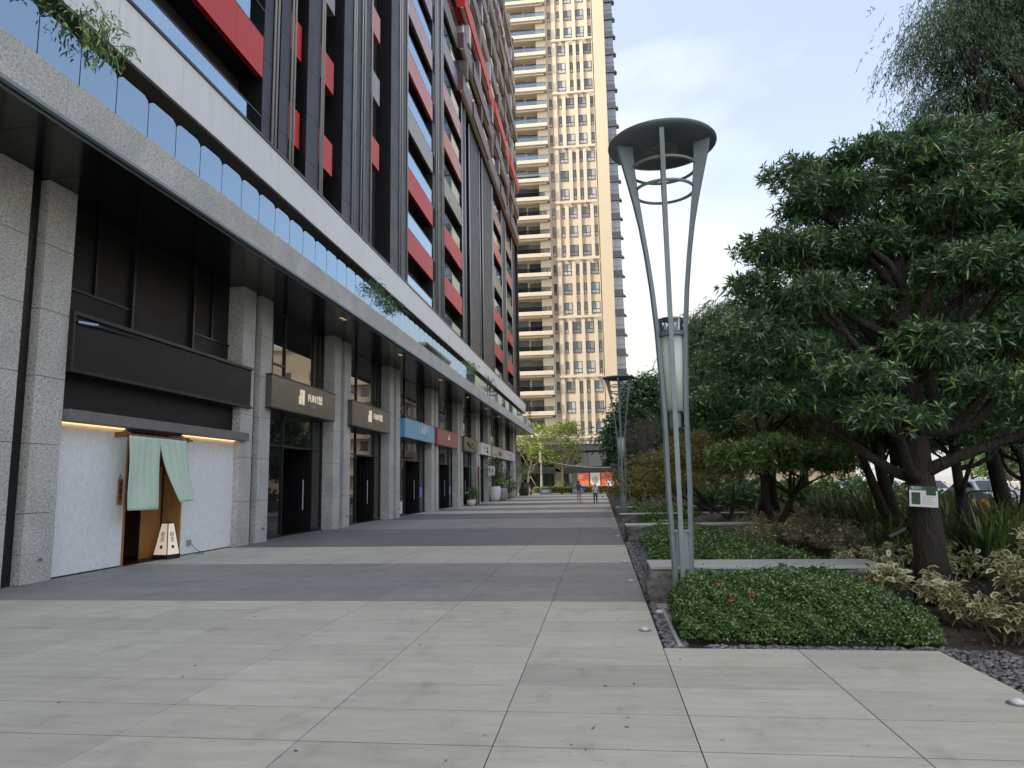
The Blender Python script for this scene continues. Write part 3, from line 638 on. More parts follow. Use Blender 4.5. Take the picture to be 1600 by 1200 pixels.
bx('ceiling', 'wood_dark', d, -12.6, -10.86, 14.41, 16.62, 2.9, 2.98); bx('floor', 'black_metal', d, -12.6, -10.42, 14.47, 16.62, .001, .008)
bx('door_jamb', 'wood', d, -10.86, -10.40, 14.472, 14.52, 0, 2.9); bx('door_jamb', 'wood', d, -10.86, -10.40, 16.56, 16.618, 0, 2.9)
MB().box(-10.9, -10.88, 15.75, 16.5, .02, 2.2).build('sliding_door', 'wood', d)

# noren curtain, rail, plaque, lantern
nr = thing('door_curtain', 'mint green split cloth curtain hanging in the restaurant doorway', 'curtain', (-10.1, 15.15, 2.83))
MB().tube([(0, -1.25, 0), (0, 1.3, 0)], .028, 10).build('rail', 'wood_dark', nr)
MB().box(-.30, .04, -1.12, -1.07, -.05, .06).box(-.30, .04, 1.08, 1.13, -.05, .06).build('bracket', 'wood_dark', nr)
def cloth(name, f, nu, nv):
    q = MB(); k = q.vs([f(i / nu, j / nv) for j in range(nv + 1) for i in range(nu + 1)])
    for j in range(nv):
        for i in range(nu): a = k + j * (nu + 1) + i; q.face((a, a + 1, a + nu + 2, a + nu + 1))
    o = q.build(name, 'mint_cloth', nr, True); sm = o.modifiers.new('thick', 'SOLIDIFY'); sm.thickness = .006; return o
def fl(u, v):
    y = -1.13 + u * (1.11 + .02 * v); x = .035 + (.011 * math.sin(u * 31) + .010 * math.sin(u * 13 + 2)) * (1 - .85 * v) + .012 * math.sin(u * 7 + v * 4) + .08 * v * v * (1 - u) + .02 * math.sin(v * 5 + u * 3)
    return (x, y + .015 * v, -.02 - v * (1.60 + .02 * u))
def fr(u, v):
    b = v ** 1.5
    y0_, y1_ = -.03 + .52 * b, 1.10 + .10 * b
    x = .035 + (.011 * math.sin(u * 29 + 1) + .010 * math.sin(u * 11 + v)) * (1 - .7 * v) + .014 * math.sin(u * 6 - v * 5) + .22 * b * (1 - .4 * u)
    return (x, y0_ + u * (y1_ - y0_), -.02 - v * (1.50 - .02 * u) + .03 * b)
cloth('cloth_panel', fl, 40, 24); cloth('cloth_panel', fr, 40, 24)
pq = thing('wooden_plaque', 'narrow wooden plaque with black characters hung beside the green door curtain', 'plaque', (-10.415, 14.30, 1.33))
MB().cbox(0, .025, -.075, .075, 0, .56, .008).build('board', 'wood', pq)
text('lettering', '営\n業\n中', (.03, 0, .28), .15, 'ink', pq, extrude=.002)
MB().tube([(.012, -.04, .555), (.0, 0, .66), (.012, .04, .555)], .005, 5).build('cord', 'ink', pq)
ln = thing('paper_lantern', 'white paper floor lantern with black calligraphy standing in the doorway', 'lantern', (-10.42, 16.12, .008), rz=R(-10))
def frustum(a0, a1, z0, z1): return [(-a0, -a0, z0), (a0, -a0, z0), (a0, a0, z0), (-a0, a0, z0), (-a1, -a1, z1), (a1, -a1, z1), (a1, a1, z1), (-a1, a1, z1)]
q = MB(); k = q.vs(frustum(.20, .095, .10, .82))
for f in ((0, 1, 5, 4), (1, 2, 6, 5), (2, 3, 7, 6), (3, 0, 4, 7), (4, 5, 6, 7)): q.face([k + i for i in f])
q.build('paper', 'paper', ln)
bx('base', 'ink', ln, -.215, .215, -.215, .215, 0, .10)
q = MB(); fv = frustum(.202, .097, .10, .83)
for i in range(4): q.tube([fv[i], fv[i + 4]], .011, 6); q.tube([fv[i + 4], fv[4 + (i + 1) % 4]], .010, 6)
q.tube([(0, -.1, .83), (0, 0, .89), (0, .1, .83)], .008, 6); q.build('frame', 'ink', ln)
tl = math.atan(.105 / .72)
for rz_, ds in ((PI / 2, (1, 0)), (0, (0, -1))):
    for tx, z, sz in (('和', .56, .13), ('京', .44, .13), ('■', .27, .10)):
        a = .20 - (z - .10) / .72 * .105 + .004
        text('lettering', tx, (ds[0] * a, ds[1] * a, z), sz, 'ink', ln, rot=(PI / 2 - tl, 0, rz_), extrude=.001)
oc = thing('power_outlet', 'small grey outdoor socket with a thin cord low on the white wall', 'socket', (-10.42, 17.0, .30))
MB().cbox(0, .045, -.08, .08, -.07, .07, .01).box(.045, .06, -.04, .04, -.04, .04).build('cover', 'pot_grey', oc); MB().tube([(.05, .05, -.02), (.12, .2, -.2), (.2, .4, -.29), (.22, .0, -.293)], .007, 6).build('cord', 'ink', oc)

# ------------------------------------------------------------------ cream apartment tower behind
TY = 112.0
T = thing('apartment_tower', 'tall cream apartment tower with balconies and ribbed window strips', 'tower', (-5, TY, 0)); T.location = (0, 0, 0)
TF, TZ0, NT = 3.235, 8.9, 25
bx('wall', 'cream', T, -40, 3.1, TY, TY + 26, 6.6, TZ0 + NT * TF)
bx('side_wall', 'slate', T, 3.1, 4.0, TY + .6, TY + 26, 6.6, TZ0 + NT * TF)
XB0, XB1 = -15.0, -6.9        # balcony strip
def tw(x0, x1, z0, z1, m, nm='window_pane', y=TY): return (nm, m, x0, x1, y, z0, z1)
# window mesh shared: frame + sash
def window_mesh(w, h):
    q = MB()
    q.box(0, w, -.02, .02, 0, h, 0)
    for a, b, c_, d_ in ((0, w, 0, .06), (0, w, h - .06, h), (0, .06, .06, h - .06), (w - .06, w, .06, h - .06), (w * .5 - .03, w * .5 + .03, .06, h - .06) if w > .8 else (0.01, .011, .1, .11), (.06, w - .06, h * .33, h * .33 + .05)):
        q.box(a, b, -.06, -.021, c_, d_, 1)
    if w > .8: q.box(w * .53, w - .08, -.045, -.022, h * .37, h - .07, 2); q.box(.08, w - .08, -.05, -.022, .07, h * .30, 2)
    else: q.box(.08, w - .08, -.05, -.022, .07, h * .30, 2)
    return q.mesh('window', ['tower_glass', 'frame_black', 'curtain_glass'])
WB, WS = window_mesh(1.35, 1.85), window_mesh(.5, 1.85)
# strip: X -6.6 .. 2.2 has 5 window columns whose layout flips every three floors
LAY = [[(-5.0, 'b'), (-2.9, 's'), (-1.75, 's'), (-.55, 'b')], [(-5.0, 's'), (-3.75, 'b'), (-1.7, 'b'), (.35, 's')]]
bm_slab = MB().cbox(XB0, XB1, -1.55, .0, -.02, .62, .03).box(XB0, XB1 - .4, -1.25, 0, -.34, -.021).mesh('balcony_slab', 'cream_light')
bm_rail = MB().box(XB0, XB1 - .05, -1.5, -1.48, .66, 1.35, 0).box(XB0, XB1 - .02, -1.53, -1.45, 1.35, 1.40, 1).mesh('balcony_rail', ['tower_rail', 'frame_black'])
q = MB()
for i in range(18): q.box(XB0 + .25 + i * .45, XB0 + .27 + i * .45, -1.5, -1.47, .63, 1.35)
bm_bars = q.mesh('rail_bars', 'frame_black')
bm_back = MB().box(XB0, XB1 - 1.35, -.06, -.01, 0, 3.2).mesh('balcony_back', 'tower_brown')
bm_door = MB().box(0, 3.0, -.12, -.07, .62, 2.55, 0).box(1.48, 1.52, -.14, -.121, .62, 2.55, 1).box(0, 3, -.14, -.121, 2.55, 2.62, 1).mesh('balcony_door', ['tower_glass', 'frame_black'])
bm_door2 = MB().box(0, 1.9, -.12, -.07, .62, 2.55, 0).box(.93, .97, -.14, -.121, .62, 2.55, 1).mesh('balcony_door', ['tower_glass', 'frame_black'])
bm_wing = MB().box(-8.6, XB1, -1.2, -.01, .625, 2.88).mesh('balcony_wing', 'cream')
for k in range(NT):
    z = TZ0 + k * TF
    link('balcony_slab', bm_slab, T, (0, TY, z)); link('balcony_rail', bm_rail, T, (0, TY, z)); tag(link('rail_bars', bm_bars, T, (0, TY, z)), kind='stuff')
    link('balcony_door', bm_door, T, (-13.9 + (.3 if k % 3 == 0 else 0), TY, z)); link('balcony_door', bm_door2, T, (-10.6, TY, z)); link('balcony_wing', bm_wing, T, (0, TY + .3, z))
    lay = LAY[(k // 3) % 2]
    link('window', WS, T, (-6.6, TY - .005, z + .35))
    for x, t in lay:
        link('window', WB if t == 'b' else WS, T, (x, TY - .005, z + .35))
    # ribs stand between the windows, one piece for three floors
    if k % 3 == 0 or k == 0:
        n3 = 3 if k + 3 <= NT else NT - k
        edges = sorted([(x, x + (1.35 if t == 'b' else .5)) for x, t in lay] + [(-6.6, -6.1)])
        for (a0, a1), (b0, b1) in zip(edges, edges[1:] + [(1.05, 1.1)]):
            g0, g1 = a1 + .06, b0 - .06
            wd = min(.62, g1 - g0)
            cxx = (g0 + g1) / 2
            MB().cbox(cxx - wd / 2, cxx + wd / 2, TY - .42, TY - .002, z - .05, z + n3 * TF - .55, .02).build('rib', 'cream_light', T)
        MB().cbox(-6.0, 1.0, TY - .55, TY - .43, z - .48, z - .10, .02).build('ledge', 'cream_light', T)
    # slate corner bay
    cb = link('corner_bay', None, T)
    MB().box(3.1, 4.55, TY - .35, TY + .6, z - .1, z + .7).build('spandrel', 'slate', cb); MB().box(3.1, 4.5, TY - .30, TY + .6, z + .7, z + 2.75).build('bay_glass', 'bay_glass', cb)
    MB().box(3.1, 4.52, TY - .33, TY - .29, z + 1.3, z + 1.36).box(3.55, 3.6, TY - .33, TY - .29, z + .7, z + 2.75).build('bay_bar', 'slate', cb)
    MB().prism([(3.1, z + 2.75), (4.95, z + 2.75), (4.6, z + 3.12), (3.1, z + 3.12)], 'y', TY - .5, TY + .6).build('eave', 'slate', cb)
MB().cbox(1.15, 3.1, TY - .5, TY - .002, 6.7, TZ0 + NT * TF, .03).build('corner_pier', 'cream', T)
MB().box(XB1 + .02, XB1 + .28, TY - .35, TY - .003, 6.7, TZ0 + NT * TF).build('rib', 'cream_light', T)
# podium
PD_ = link('podium', None, T)
MB().box(-40, 5.5, 108.4, TY + 26, 0, 6.3).build('wall', 'podium_grey', PD_)
MB().box(-40, 5.8, 106.6, 108.4, 6.3, 6.9).build('canopy', 'slate', PD_)
for x in np.arange(-14, 5.6, .62): bx('slat', 'frame_black', PD_, x, x + .07, 106.55, 106.6, 6.95, 7.7)
bx('slat_rail', 'slate', PD_, -15, 5.7, 106.56, 106.62, 7.7, 7.8)
bx('terrace', 'slate', PD_, -40, 5.7, 106.7, TY, 6.9, 7.3)
for x0, x1, z0, z1 in ((-12.2, -10.0, 4.0, 5.9), (-9.8, -7.2, 4.0, 5.9), (-3.9, -2.0, 3.9, 6.0), (-1.9, .2, 3.9, 6.0), (.3, 2.2, 3.9, 6.0), (-12, -7.2, .8, 3.0), (-5.6, -4.4, .2, 2.9)):
    bx('window_pane', 'shop_glass', PD_, x0, x1, 108.33, 108.36, z0, z1); MB().box(x0 - .05, x1 + .05, 108.32, 108.38, z0 - .06, z0).box(x0 - .05, x0, 108.32, 108.38, z0, z1).build('window_frame', 'frame_black', PD_)
bx('grey_panel', 'sign_olive', PD_, -6.9, -5.7, 108.2, 108.35, 0, 6.2)
bx('string_course', 'slate', PD_, -40, 5.5, 108.2, 108.4, 3.2, 3.7)
for x0, x1, lab, parts in ((-3.6, -1.9, 'orange poster with a blue dome shape on the podium wall', (('poster_orange', 0, 1, 0, 1),)), (-1.7, -.2, 'cream poster with dark foliage on the podium wall', (('poster_cream', 0, 1, 0, 1),)), (.0, 1.8, 'pink and white poster next to the dark red one', (('poster_orange', 0, 1, 0, 1),)), (1.85, 2.9, 'dark poster with a yellow stripe beside the tree', (('poster_dark', 0, 1, 0, 1),))):
    p = thing('poster', lab, 'poster', (x0, 108.25, .35), group='posters on the podium')
    w = x1 - x0
    bx('sheet', parts[0][0], p, 0, w, -.03, 0, 0, 2.6)
    if 'blue' in lab:
        MB().prism([(.15 * w + .72 * w * .5 * (1 - math.cos(t)), .02 + .95 * math.sin(t)) for t in np.linspace(0, PI, 12)], 'y', -.036, -.031).build('dome_print', 'poster_blue', p)
        for k in range(3): bx('print_line', 'poster_white', p, .1, w * (.6 - .1 * k), -.035, -.031, 2.2 - .22 * k, 2.28 - .22 * k)
    elif 'cream' in lab:
        MB().prism([(0, 0), (w, 0), (0, 1.1)], 'y', -.035, -.031).build('corner_print', 'poster_orange', p)
        for k in range(9): a = k * .7; MB().prism([(w * .5, 1.3), (w * .5 + .5 * math.cos(a), 1.5 + .6 * math.sin(a)), (w * .5 + .45 * math.cos(a + .3), 1.5 + .55 * math.sin(a + .3))], 'y', -.036 - .001 * k, -.0355 - .001 * k).build('leaf_print', 'poster_dark', p)
    elif 'white' in lab: MB().prism([(.5, 0), (w, 0), (w, 1.6), (.9, 1.4)], 'y', -.035, -.031).build('white_print', 'poster_white', p)
    else: MB().prism([(.1, 1.5), (.9, .2), (1.0, .5), (.3, 1.7)], 'y', -.035, -.031).build('stripe_print', 'yellow_board', p)

# neighbouring blocks across the road, seen between trunks and in the shop glass
def block(name, label, x0, x1, y0, y1, h, m, m2, fh=3.3, nw=6, face='y', side=True, w=1.5):
    b = thing(name, label, 'building', (x0, y0, 0)); b.location = (0, 0, 0)
    bx('wall', m, b, x0, x1, y0, y1, 0, h)
    nf = int((h - 4) // fh)
    sl = MB().cbox(x0 - .4, x1 + .4, y0 - .9, y0 - .003, -.25, .75, .03).mesh('balcony_band', m2)
    wm_ = MB().box(0, w, -.04, -.004, 0, 1.7, 0).box(w / 2 - .03, w / 2 + .03, -.06, -.041, 0, 1.7, 1).box(-.05, w + .05, -.1, -.041, -.08, 0, 1).mesh('window', ['tower_glass', 'frame_black'])
    wx = MB().box(-.04, -.004, 0, w, 0, 1.7, 0).box(-.06, -.041, w / 2 - .03, w / 2 + .03, 0, 1.7, 1).box(-.1, -.041, -.05, w + .05, -.08, 0, 1).mesh('window', ['tower_glass', 'frame_black'])
    sx = MB().cbox(x0 - .9, x0 - .003, y0 + 2, y0 + (y1 - y0) * .45, -.25, .75, .03).mesh('balcony_band', m2)
    for k in range(nf):
        z = 4.4 + k * fh
        if k % 1 == 0: link('balcony_band', sl, b, (0, 0, z - .7)); link('balcony_band', sx, b, (0, 0, z - .7))
        for i in range(nw): link('window', wm_, b, (x0 + .8 + (x1 - x0 - 2.4) * i / max(1, nw - 1), y0, z + .2))
        if side:
            for i in range(5): link('window', wx, b, (x0, y0 + 1.5 + (y1 - y0 - 4.5) * i / 4, z + .2))
    bx('roof_slab', m2, b, x0 - .3, x1 + .3, y0 - .3, y1 + .3, h, h + .5)
    return b
block('apartment_block', 'cream apartment block behind the trees beside the tower', 14.5, 42, 124, 145, 27, 'cream', 'cream_light')
block('apartment_block', 'orange brick apartment block across the road behind the tall tree', 66, 92, 96, 126, 58, 'brick_orange', 'cream', nw=7)
block('apartment_block', 'low brownish block across the road behind the scooters', 50, 66, 20, 100, 18, 'grey_brown', 'concrete_beam', nw=4)

# ------------------------------------------------------------------ vegetation helpers
def fast_mesh(name, V, k, m, attr=None):
    """V: (n,k,3) separate polygons of k corners"""
    n = len(V); me = bpy.data.meshes.new(name)
    me.vertices.add(n * k); me.vertices.foreach_set('co', V.astype(np.float32).ravel())
    me.loops.add(n * k); me.loops.foreach_set('vertex_index', np.arange(n * k, dtype=np.int32))
    me.polygons.add(n); me.polygons.foreach_set('loop_start', np.arange(0, n * k, k, dtype=np.int32))
    me.materials.append(M[m]); me.update(calc_edges=True); me.validate(); return me
def unit(a): return a / np.maximum(np.linalg.norm(a, axis=1, keepdims=True), 1e-9)
def blades(P, D, L, W, rg, droop=.15, mid=.5):
    """leaf-shaped quads from base P along D"""
    n = len(P); L = (L * rg.uniform(.55, 1.35, n))[:, None]; W = (W * rg.uniform(.75, 1.2, n))[:, None]
    S = unit(np.cross(D, rg.normal(size=(n, 3)))); dz = np.zeros((n, 3)); dz[:, 2] = -1
    Mi = P + D * L * mid; T = P + D * L + dz * L * droop
    return np.stack([P, Mi + S * W / 2, T, Mi - S * W / 2], 1)
def rosettes(P, A, k, L, W, rg, spread=1.0):
    """k blades round axis A at each P"""
    n = len(P); A2 = np.repeat(A, k, 0); P2 = np.repeat(P, k, 0)
    D = unit(A2 * rg.uniform(.15, .9, (n * k, 1)) + spread * unit(rg.normal(size=(n * k, 3))))
    return blades(P2, D, L, W, rg)
def in_ell(n, rg, shell=.45):
    d = unit(rg.normal(size=(n, 3))); r = (shell + (1 - shell) * rg.uniform(0, 1, n)) ** .6
    return d * r[:, None]
def curve(p0, p1, rg, n=6, sag=.12, jit=.06):
    p0, p1 = np.array(p0, float), np.array(p1, float); L = np.linalg.norm(p1 - p0); out = []
    side = rg.normal(size=3) * L * jit
    for i in range(n + 1):
        t = i / n; p = p0 * (1 - t) + p1 * t + np.array([0, 0, L * sag]) * math.sin(PI * t) + side * math.sin(PI * t * 1.5)
        out.append(tuple(p))
    return out
def tree(name, label, base, top, r0, blobs, leaf, ncl, nros, seed, kind='podo', cl=.22, L=.1, W=.018, k=9, cat='tree', group=None, bark='bark', flat=.5, lean=0.0, jit=.05, att=.62, extra=None, nolow=None, thin=1.0):
    rg = np.random.default_rng(seed)
    t = thing(name, label, cat, tuple(base), group=group); b = np.array(base, float)
    q = MB(); tp = curve(base, top, rg, 9, 0.0, jit + lean)
    tr = [r0 * (1.32 if i == 0 else 1) * (1 - .68 * i / 9) * rg.uniform(.93, 1.07) for i in range(10)]
    q.tube([tuple(np.array(p) - b) for p in tp], tr, 12)
    for e in (extra or []): q.tube([tuple(np.array(p) - b) for p in e[0]], e[1], 8)
    leafV = []; vol = np.array([bl[3] * bl[4] * bl[5] for bl in blobs]) ** .66; vol = vol / vol.sum()
    for bi, (cx, cy, cz, rx, ry, rz) in enumerate(blobs):
        c0 = np.array([cx, cy, cz]); n = max(3, int(ncl * vol[bi]))
        zt = b[2] + (cz - rz * .4 - b[2]) * att
        j = min(range(10), key=lambda i: abs(tp[i][2] - zt)); st = tp[j]
        lc = curve(st, c0 + np.array([0, 0, -rz * .15]), rg, 6, -.04, .08); rl = tr[j] * .62
        q.tube([tuple(np.array(p) - b) for p in lc], [max(.008, rl * (1 - .78 * i / 6)) for i in range(7)], 7, cap=False)
        pts = c0 + in_ell(n, rg) * np.array([rx, ry, rz])
        if nolow is not None: pts = pts[pts[:, 2] > nolow]
        for p in pts[:: max(1, int(2 * thin))]:
            s0 = np.array(lc[rg.integers(3, 7)]); tc_ = curve(s0, p, rg, 3, .05, .1)
            q.tube([tuple(np.array(v) - b) for v in tc_], [max(.006, rl * .16), max(.005, rl * .12), max(.004, rl * .08), .003], 4, cap=False)
        n = len(pts)
        off = rg.normal(size=(n, nros, 3)) * np.array([cl, cl, cl * flat])
        P = (pts[:, None, :] + off).reshape(-1, 3)
        A = unit(unit(P - c0) * .5 + np.array([0, 0, .6]) + rg.normal(size=P.shape) * .25)
        if kind == 'podo': leafV.append(rosettes(P, A, k, L, W, rg, .9))
        elif kind == 'droop':
            m = len(P); s = np.arange(k) / k
            out = unit((P - c0) * np.array([1, 1, .2]) + rg.normal(size=P.shape) * .4)
            ln_ = rg.uniform(.25, .6, m)[:, None, None] * (cl / .25)
            X = P[:, None, :] + out[:, None, :] * ln_ * (s[None, :, None] * .7) + np.array([0, 0, -1]) * ln_ * (s[None, :, None] ** 1.6)
            D = unit((out[:, None, :] * .35 + np.array([0, 0, -.75]) + rg.normal(size=(m, k, 3)) * .42).reshape(-1, 3))
            leafV.append(blades(X.reshape(-1, 3), D, L, W, rg))
        else:
            P2 = np.repeat(P, k, 0) + rg.normal(size=(len(P) * k, 3)) * L * .9
            D = unit(rg.normal(size=P2.shape) * np.array([1, 1, .55]) + np.array([0, 0, .1])); leafV.append(blades(P2, D, L, W, rg, .25, .45))
    q.build('trunk', bark, t, True)
    V = np.concatenate(leafV) - b
    link('crown', fast_mesh('crown', V, 4, leaf), t)
    return t

# ------------------------------------------------------------------ lamp standards
def lamp_post(loc, label):
    t = thing('street_lamp', label, 'street lamp', loc, group='tall cage lamps along the plaza edge')
    prof = [(0, .105), (.6, .115), (1.07, .13), (1.65, .15), (2.6, .155), (3.0, .17), (3.75, .205), (4.3, .25), (4.8, .31), (5.2, .37), (5.55, .43), (5.8, .475), (6.05, .52), (6.2, .545), (6.365, .56)]
    for a in (R(200), R(-22), R(-95), R(85)):
        q = MB(); ca, sa = math.cos(a), math.sin(a); prev = None
        for z, r in prof:
            wd = .030; dp = .026 if z < 5 else .026 + .085 * ((z - 5) / 1.365) ** 1.6
            ring = []
            for u, v in ((-dp, -wd), (dp, -wd), (dp, wd), (-dp, wd)):
                ring.append(((r + u) * ca - v * sa, (r + u) * sa + v * ca, z))
            k = q.vs(ring)
            if prev is not None:
                for j in range(4): q.face((prev + j, prev + (j + 1) % 4, k + (j + 1) % 4, k + j))
            else: q.face((k + 3, k + 2, k + 1, k))
            prev = k
        q.face((prev, prev + 1, prev + 2, prev + 3)); q.build('leg', 'steel_grey', t)
    MB().lathe([(.05, 6.34), (.62, 6.36), (.72, 6.385), (.752, 6.41), (.755, 6.43), (.74, 6.45), (.6, 6.475), (.02, 6.52)], 64).build('disc', 'disc_dark', t, True)
    q = MB()
    for j in range(16):
        a, a2 = 2 * PI * j / 16, 2 * PI * (j + .92) / 16
        q.prism([(0.02 * math.cos(a), .02 * math.sin(a)), (.24 * math.cos(a), .24 * math.sin(a)), (.24 * math.cos(a2), .24 * math.sin(a2))], 'z', 6.335 + .006 * (j % 2), 6.352)
    q.build('reflector', 'reflector', t)
    for z, r in ((6.06, .455), (5.74, .415)):
        q = MB(); n = 56; q.tube([(r * math.cos(2 * PI * j / n), r * math.sin(2 * PI * j / n), z) for j in range(n)] + [(r, 0.0001, z)], .022, 8, cap=False); q.build('ring', 'steel_grey', t, True)
    MB().lathe([(.028, 3.7), (.028, 6.35)], 12).build('stem', 'disc_dark', t, True)
    MB().lathe([(.185, 3.66), (.198, 3.66), (.198, 3.72), (.185, 3.72)], 32).build('collar', 'disc_dark', t)
    MB().lathe([(.150, 3.72), (.165, 3.90)], 32, cap=False).build('glass_cup', 'clear_glass', t, True)
    q = MB()
    for j in range(14): a = 2 * PI * j / 14; q.tube([(.13 * math.cos(a), .13 * math.sin(a), 3.72), (.14 * math.cos(a), .14 * math.sin(a), 3.84)], .010, 5)
    q.lathe([(.160, 3.895), (.167, 3.895), (.167, 3.91), (.160, 3.91)], 28); q.build('lamp_grille', 'reflector', t)
    MB().lathe([(.12, 2.66), (.158, 3.66)], 32).build('light_cone', 'lamp_panel', t, True)
    MB().lathe([(.14, 2.63), (.14, 2.66)], 24).build('plate', 'disc_dark', t)
    MB().lathe([(.075, 2.42), (.085, 2.63)], 12).build('junction', 'steel_grey', t)
    MB().lathe([(.03, .05), (.03, 2.42)], 10).build('cable_tube', 'disc_dark', t, True)
    MB().box(-.11, .11, -.11, .11, 1.06, 1.08).build('plate', 'steel_grey', t); MB().box(-.075, .075, -.075, .075, .62, 1.06).build('service_box', 'steel_grey', t)
    MB().lathe([(.2, -.04), (.2, .03)], 24).build('base_plate', 'steel_grey', t)
    return t
lamp_post((1.01, 9.62, -.08), 'tall grey cage lamp with a dark disc, standing in the front hedge')
lamp_post((.96, 33.0, 0), 'tall grey cage lamp with a disc, half hidden by the dark tree')
lamp_post((.96, 56.4, 0), 'farthest tall grey cage lamp, mostly hidden by foliage')

# ------------------------------------------------------------------ stone blocks, pebbles, hedges
def rough_block(y0, y1, x0, x1, h, label, seed):
    rg = random.Random(seed); t = thing('stone_block', label, 'stone block', ((x0 + x1) / 2, (y0 + y1) / 2, -.035), group='long granite blocks across the planting bed')
    bm = bmesh.new(); bmesh.ops.create_cube(bm, size=1)
    bmesh.ops.subdivide_edges(bm, edges=bm.edges[:], cuts=15, use_grid_fill=True)
    W, D = x1 - x0, y1 - y0; H = h + .035
    for v in bm.verts:
        p = v.co; sx_, sy_, top = p.x, p.y, p.z > .49
        v.co = (p.x * W, p.y * D, (p.z + .5) * (H - .045))
        if not top:
            w3 = Vector(v.co) * 2.6 + Vector((seed * 3.1, 0, 0)); n1 = mnoise.noise(w3) * .09 + mnoise.noise(w3 * 3.1) * .04
            if abs(sy_) > .49: v.co.y += n1 * (1 if sy_ > 0 else -1)
            if abs(sx_) > .49: v.co.x += n1 * (1 if sx_ > 0 else -1)
    me = bpy.data.meshes.new('rough_body'); bm.to_mesh(me); bm.free(); me.materials.append(M['rough_stone']); link('rough_body', me, t)
    MB().cbox(-W / 2 - .005, W / 2 + .005, -D / 2 - .01, D / 2 + .01, H - .044, H, .006).build('smooth_top', 'smooth_stone', t)
    return t
rough_block(10.2, 11.0, .63, 3.75, .47, 'granite block with smooth top behind the front hedge and lamp', 1)
rough_block(20.0, 20.75, .62, 4.2, .45, 'second granite block, rough faced, between two low hedges', 2)
rough_block(26.6, 27.2, .62, 5.2, .45, 'third granite block beyond the boulder', 3)
rough_block(33.6, 34.3, .62, 5.5, .45, 'farthest granite block near the orange tinted maple', 4)
# pebbles
rg = np.random.default_rng(5)
ico = bmesh.new(); bmesh.ops.create_icosphere(ico, subdivisions=1, radius=1); iv = np.array([v.co[:] for v in ico.verts]); ifc = np.array([[v.index for v in f.verts] for f in ico.faces]); ico.free()
def pebbles(name, label, regions, s):
    P = []
    for x0, x1, y0, y1, n in regions:
        P.append(np.stack([rg.uniform(x0, x1, n), rg.uniform(y0, y1, n), rg.uniform(-.03, -.008, n)], 1))
    P = np.concatenate(P); n = len(P)
    S = s * rg.uniform(.6, 1.4, (n, 1)) * np.stack([rg.uniform(.8, 1.5, n), rg.uniform(.7, 1.1, n), rg.uniform(.35, .55, n)], 1)
    a = rg.uniform(0, PI, n); V = iv[None] * S[:, None, :]
    X = V[..., 0] * np.cos(a)[:, None] - V[..., 1] * np.sin(a)[:, None]; Y = V[..., 0] * np.sin(a)[:, None] + V[..., 1] * np.cos(a)[:, None]
    V = np.stack([X, Y, V[..., 2]], -1) + P[:, None, :]
    me = bpy.data.meshes.new(name); nv = len(iv)
    F_ = (ifc[None] + (np.arange(n) * nv)[:, None, None]).reshape(-1, 3)
    me.vertices.add(n * nv); me.vertices.foreach_set('co', V.astype(np.float32).ravel()); me.loops.add(F_.size); me.loops.foreach_set('vertex_index', F_.astype(np.int32).ravel())
    me.polygons.add(len(F_)); me.polygons.foreach_set('loop_start', np.arange(0, F_.size, 3, dtype=np.int32)); me.polygons.foreach_set('use_smooth', np.ones(len(F_), dtype=bool)); me.materials.append(M['pebble_mix']); me.update(calc_edges=True)
    return tag(link(name, me), label, 'pebbles', kind='stuff')
m = mat('pebble_mix', (.14, .145, .15), .5)
n_, l_ = m.node_tree.nodes, m.node_tree.links; g_ = n_.new('ShaderNodeNewGeometry'); r_ = n_.new('ShaderNodeValToRGB'); r_.color_ramp.elements[0].color = (.05, .052, .056, 1); r_.color_ramp.elements[1].color = (.26, .265, .27, 1)
l_.new(g_.outputs['Random Per Island'], r_.inputs[0]); l_.new(r_.outputs[0], n_['Principled BSDF'].inputs['Base Color'])
pebbles('pebbles', 'grey river pebbles along the plaza edge', [(.585, .80, 7.5, 10.2, 1100), (.58, .70, 10.2, 20, 900), (.7, 1.0, 11, 20, 900), (.58, .9, 20, 40, 900)], .026)
pebbles('pebbles', 'grey river pebbles beside the paving corner below the variegated shrub', [(3.14, 3.75, 3.5, 7.5, 2600), (1.0, 3.3, 7.44, 7.62, 500)], .026)
kb2 = MB().cbox(.70, .745, 7.5, 9.55, -.035, .015, .008).build('bed_edging', 'kerb_stone'); tag(kb2, kind='structure')
MB().cbox(.66, .86, 9.62, 9.92, -.035, .02, .01).build('drain_cover', 'pot_grey', kb2)
# ground lights
for i, (x, y) in enumerate([(.42, 8.25), (.42, 12.12), (.42, 14.9), (.42, 18.48), (.42, 21.74), (.42, 25.2), (.42, 28.4), (.42, 31.7), (.42, 35.5), (.66, 9.3), (2.93, 5.78)]):
    lab = 'small domed ground light, %s from the camera along the plaza edge' % ORD[i] if i < 9 else ('small domed ground light among the pebbles by the front hedge' if i == 9 else 'small domed ground light in the paving by the pebble corner')
    t = thing('ground_light', lab, 'ground light', (x, y, -.001 if i != 9 else .0), group='domed ground lights')
    MB().lathe([(.075, .0), (.075, .006), (.05, .008)], 20).build('ring', 'disc_dark', t); MB().lathe([(.05, .006), (.045, .022), (.028, .036), (.006, .041)], 18).build('dome', 'shirt_white', t, True)

